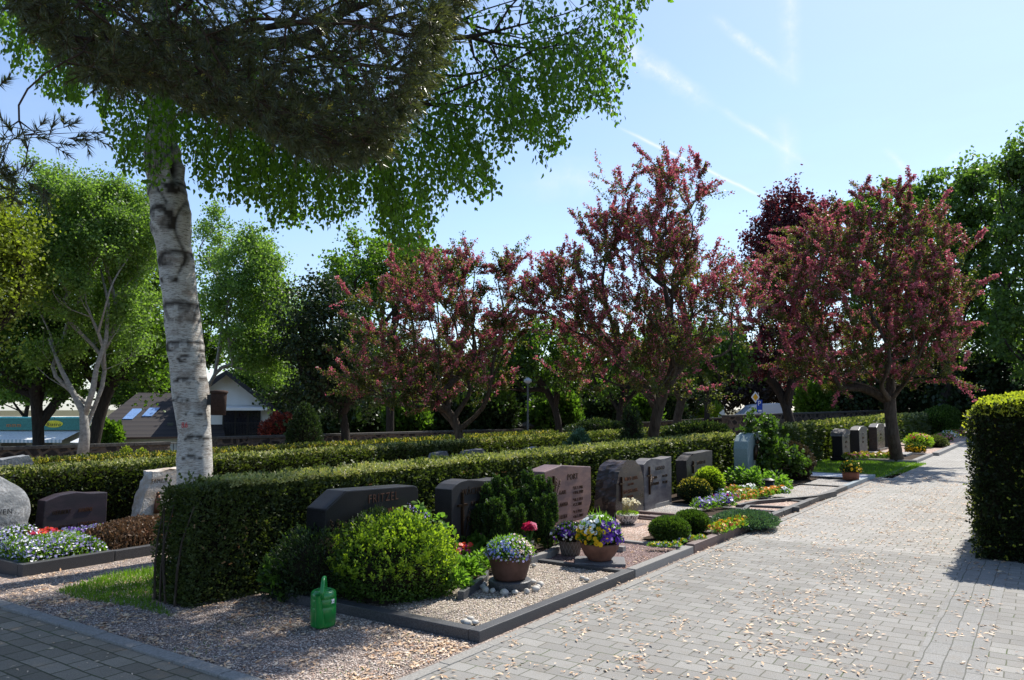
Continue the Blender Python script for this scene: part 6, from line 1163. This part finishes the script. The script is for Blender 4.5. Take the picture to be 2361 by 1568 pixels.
# left grave planting
def carpet(name, label, x0, x1, y0, y1, h, n, ls, mat, cols, fs, nf, seed, cat='flower bed', kind=None, shape='slim', z=None, up=.8, ramp_=0.):
    g = np.random.default_rng(seed); zb = gz((x0+x1)/2)+.08 if z is None else z; T = thing(name, label, cat, ((x0+x1)/2, (y0+y1)/2, zb))
    def pts(k):
        P = np.stack([g.uniform(x0, x1, k), g.uniform(y0, y1, k), np.zeros(k)], 1); e = np.minimum(np.minimum(P[:, 0]-x0, x1-P[:, 0])/(.22*(x1-x0)), np.minimum(P[:, 1]-y0, y1-P[:, 1])/(.2*(y1-y0))); e = np.clip(e, 0, 1)
        P[:, 2] = zb+h*(np.sqrt(1-(1-e)**2))*(1+wob(P, 6., seed)*.12)+(x1-P[:, 0])*ramp_; return P, e
    P, e = pts(n); P[:, 2] -= g.random(n)**2*h*.35*1; P[:, 2] = np.maximum(P[:, 2], zb); U = g.normal(size=P.shape)*.5; U[:, 2] += up; leafobj('foliage', P, ls*g.uniform(.6, 1.3, n), mat, T, shape, U)
    bm = bmesh.new(); prism(bm, [(x0+.06, zb-.02), (x1-.06, zb-.02), (x1-.15, zb+h*.6), (x0+.15, zb+h*.6+(x1-x0)*ramp_)], 'y', y0+.08, y1-.08); bobj('inner_stems', bm, M['twig'], T)
    for cn_, fr_ in cols:
        P, e = pts(int(nf*fr_)); P[:, 2] += g.normal(size=len(P))*.012+.01; N_ = g.normal(size=P.shape)*.4+np.array([.35, -.35, .8]); leafobj(cn_+'_flowers', P, fs*g.uniform(.7, 1.3, len(P)), M[cn_], T, 'disc', np.cross(N_, g.normal(size=P.shape)), N_)
    return T
carpet('lilac_flower_carpet', 'dense carpet of small lilac-white flowers filling the left grave', -9.62, -8.84, 3.96, 4.84, .21, 6500, .05, M['grass'], [('lilac', .75), ('white', .3)], .026, 1900, 41)
carpet('heather_bed', 'brown-red heather filling the grave behind the joint of the left kerb', -9.75, -8.87, 4.92, 7.2, .26, 15000, .05, M['heather'], [], .02, 0, 42, cat='shrub bed', shape='spray')
carpet('lime_groundcover', 'yellow-green groundcover behind the lilac carpet', -10.1, -9.6, 3.96, 5.2, .15, 3000, .035, M['lime'], [], .02, 0, 43, cat='ground cover')
carpet('red_flower_patch', 'patch of bright red flowers before the boulder headstone', -9.95, -9.62, 4.3, 4.78, .24, 500, .04, M['broad'], [('crimson', .5), ('red', .7)], .04, 220, 44)
carpet('violet_flower_patch', 'small violet flowers below the plum-grey headstone', -10.2, -9.9, 4.85, 5.5, .19, 500, .04, M['broad'], [('violet', .5), ('lilac', .6)], .026, 260, 45)
T = thing('flower_mound', 'round mound of pale lilac and white flowers before the boulder headstone', 'flowers', (-9.75, 4.35, gl+.05)); dome(T, (-9.88, 4.32, gl+.22), (.27, .3, .2), 1500, .04, M['grass'], [('lilac', lambda d: .7), ('white', lambda d: .5)], .027, 700, 46, zmin=-.4)
c = Vector((-10.08, 6.42, gl+.1)); T = thing('flower_bowl', 'low stone bowl of white and pink daisies before the white headstone', 'flower pot', V3(c)); bm = bmesh.new(); lathe(bm, [(0, 0), (.1, 0), (.18, .1), (.17, .1), (0, .08)], c, 20); bobj('bowl', bm, M['rough_gr'], T, True); dome(T, (c.x, c.y, c.z+.12), (.19, .19, .14), 600, .05, M['broad'], [('white', lambda d: .7), ('pink', lambda d: .35)], .045, 110, 47)
g = np.random.default_rng(2); leafobj('grassy_leaves', np.array([[c.x-.02, c.y, c.z+.14]]*30)+g.normal(size=(30, 3))*.03, .2, M['grass'], T, 'blade', g.normal(size=(30, 3))*.4+np.array([0, 0, 1.]))
# white-gravel plot bowl and the far graves
c = at(1962, 1106, .08); T = thing('flower_bowl', 'terracotta bowl with yellow pansies on the white gravel', 'flower pot', (c.x, c.y, .08)); bm = bmesh.new(); lathe(bm, [(0, .08), (.15, .08), (.17, .1), (.18, .25), (.165, .25), (0, .22)], c-Vector((0, 0, c.z)), 22); bobj('bowl', bm, M['terra_red'], T, True); dome(T, (c.x, c.y, .28), (.22, .22, .2), 900, .06, M['cyp'], [('yellow', lambda d: .5)], .05, 130, 48)
T = thing('grave_border', 'pale stone border of the grave beyond the lawn, around magenta and yellow flowers', 'grave border', (-4.3, 26, 0)); kerb(T, (-5.65, 26.1), (-3.3, 26.1), .14, -.1, .09, M['kerb_grey']); kerb(T, (-3.38, 26.18), (-3.38, 30), .15, -.1, .1, M['kerb_grey']); kerb(T, (-5.6, 30.05), (-3.31, 30.05), .12, -.1, .09, M['kerb_grey'])
T = thing('grave_border', 'dark stone border of the last graves at the far end', 'grave border', (-3.4, 30.2, 0)); kerb(T, (-3.25, 30.2), (-3.25, 47), .2, -.1, .12, M['kerb_grey']); kerb(T, (-5.6, 36), (-3.36, 36), .12, -.1, .1, M['kerb_gr'])
for (a, b, y0, y1, lb, m_) in [(-5.5, -3.46, 26.2, 29.98, 'soil bed under the magenta and yellow flowers', 'soil'), ]:
    o = sheet('soil_bed', a, b, y0, y1, .05, M[m_], nx=2, ny=2); del o['kind']; tag(o, lb, 'soil bed')
o = boxo('grave_slab', (-5., -3.9, 28.4, 29.8, .05, .13), M['grey_gr'], None, .01); tag(o, 'flat polished grave slab reflecting the sky behind the magenta flowers', 'grave slab')
bed('gravel_bed', 'pale gravel of the far graves right of the leaning trunk', -5.6, -3.36, 30.2, 47, .05, M['gravel_pink'])
for (u, v, d, r, h, mat, cols, lb, nm_) in [(2118, 1040, 31, .55, .55, 'lime', [('crimson', lambda d: .5*(d[2] > .5)), ('yellow', lambda d: .25*(d[2] > .4))], 'bright green mound with crimson and yellow blossoms right of the leaning trunk', 'flowering_mound'), (2158, 1045, 31.5, .5, .45, 'hedge', [], 'dark green and brown clipped mounds beside the far kerb', 'dark_mound'),
     (2112, 1056, 28, .33, .3, 'cyp', [('yellow', lambda d: .5)], 'dark bowl with yellow flowers right of the leaning trunk', 'flower_bowl'), (2175, 1028, 37, .45, .35, 'broad', [('pink', lambda d: .8), ('crimson', lambda d: .3)], 'pink flower heap at the far end', 'pink_flowers'), (2190, 1022, 41, .45, .35, 'broad', [('white', lambda d: .8), ('yellow', lambda d: .3)], 'white and yellow flowers at the far end', 'white_flowers'), (2203, 1018, 45, .5, .3, 'broad', [('rust', lambda d: .8), ('pink', lambda d: .4)], 'reddish flowers last before the yew hedge', 'reddish_flowers')]:
    c = atd(u, v, d); T = thing(nm_, lb, 'flowers', (c.x, c.y, .05)); dome(T, (c.x, c.y, .05+h*.4), (r, r, h*.65), 2200, .08, M[mat], cols, .07, 330, int(u), zmin=-.5, shape='slim')
c = atd(2203, 1000, 50); T = thing('far_headstone', 'pale grey-green headstone at the very end beside the yew hedge', 'headstone', (c.x, c.y, 0)); boxo('slab', (c.x-.2, c.x, c.y-.5, c.y+.5, 0, 1.0), M['teal_st'], T, .02)
# grass
def grass(name, label, poly, n, h, seed, z=.0):
    g = np.random.default_rng(seed); x0, x1, y0, y1 = min(p[0] for p in poly), max(p[0] for p in poly), min(p[1] for p in poly), max(p[1] for p in poly); q = inrect(n*3, x0, x1, y0, y1)
    ins = np.zeros(len(q), bool); j = len(poly)-1
    for i in range(len(poly)):
        (xi, yi), (xj, yj) = poly[i], poly[j]; c_ = ((yi > q[:, 1]) != (yj > q[:, 1])) & (q[:, 0] < (xj-xi)*(q[:, 1]-yi)/(yj-yi+1e-9)+xi); ins ^= c_; j = i
    q = q[ins][:n]; P = np.column_stack([q, gzv(q[:, 0])+z]); U = g.normal(size=P.shape)*.38; U[:, 2] = 1; tag(leafobj(name, P, h*g.uniform(.4, 1.4, len(P)), M['grass'], None, 'blade', U, aspect=1.2), label, 'grass', kind='stuff')
grass('grass', 'tufty grass patch at the end of the near hedge', [A2(130, 1366, 0), A2(250, 1325, 0), A2(375, 1308, 0), (-6.6, 5.2), (-6.6, 4.), A2(395, 1425, 0), A2(300, 1400, 0), A2(180, 1385, 0)], 7500, .055, 1)
grass('lawn', 'short lawn around the leaning trunk', [(-5.9, 20.35), (-3.3, 20.35), (-3.1, 22), (-3.0, 25.9), (-5.9, 26.)], 26000, .06, 2)
o = sheet('lawn_soil', -5.9, -3.1, 20.3, 26., .012, plain('mossy_soil', (.05, .07, .02), .95), nx=2, ny=2)
q = inrect(900, -7.6, -3.5, 3.2, 4.5); g = np.random.default_rng(3); m = wob(np.column_stack([q, q[:, 0]*0]), 2.5) > .25; q = q[m]; U = g.normal(size=(len(q), 3))*.6; U[:, 2] = 1; tag(leafobj('weeds', np.column_stack([q, gzv(q[:, 0])]), .03, M['grass'], None, 'blade', U, aspect=1.5), kind='stuff')
# ------------------------------------------------ watering can
p = at(740, 1447, 0); T = thing('watering_can', 'green plastic watering can with white label on the gravel before the dark shrub', 'watering can', (0, 0, 0)); gp = M['green_pl']
bm = bmesh.new(); pr_ = [(0, .0), (.085, .0), (.094, .01), (.096, .03), (.0945, .05), (.0965, .052), (.0975, .15), (.0955, .155), (.0975, .16), (.0975, .21), (.0955, .215), (.0975, .22), (.096, .245), (.088, .262), (.07, .27), (.055, .272), (.055, .262), (0, .26)]
lathe(bm, pr_, (0, 0, 0), 40, 1.0, 1.12); bobj('body', bm, gp, T, True)
bm = bmesh.new(); tube(bm, [(-.01, -.1, .03), (-.012, -.135, .08), (-.016, -.15, .15), (-.02, -.165, .22), (-.022, -.175, .262)], [.036, .034, .027, .021, .0185], 16, cap=False); tube(bm, [(-.022, -.175, .262), (-.022, -.177, .27)], [.021, .021], 16, cap=False); bobj('spout', bm, gp, T, True)
bm = bmesh.new(); tube(bm, [(0, -.105, .22), (0, -.09, .28), (0, -.06, .33), (0, -.02, .358), (.0, .04, .352), (0, .09, .31), (0, .118, .24), (0, .122, .16), (0, .108, .1)], [.016, .017, .0165, .016, .015, .015, .015, .014, .012], 14); bobj('handle', bm, gp, T, True)
a_ = -.62; bm = bmesh.new(); 
for k in range(6):
    t0, t1 = a_-.16+k*.053, a_-.16+(k+1)*.053; r1 = .0985; vs = [bm.verts.new((math.cos(t)*r1, math.sin(t)*r1*1.12, z)) for t, z in ((t0, .18), (t1, .18), (t1, .212), (t0, .212))]; bm.faces.new(vs)
lb = bobj('label', bm, M['white'], T)
n_ = Vector((math.cos(a_), math.sin(a_)*1.0, 0)).normalized(); textmesh('label_lettering', '1 ur', .022, frame(Vector((math.cos(a_)*.101, math.sin(a_)*.101*1.12, .188)), ZUP.cross(n_), ZUP, n_), M['iron'], lb, .0006)
T.location = (p.x, p.y+.02, .012); T.rotation_euler.z = YAW+.22-.1

for o in list(COL.objects):
    if o.parent is not None and any(k in o.name for k in ('_flowers', 'buds')): o['kind'] = 'stuff'
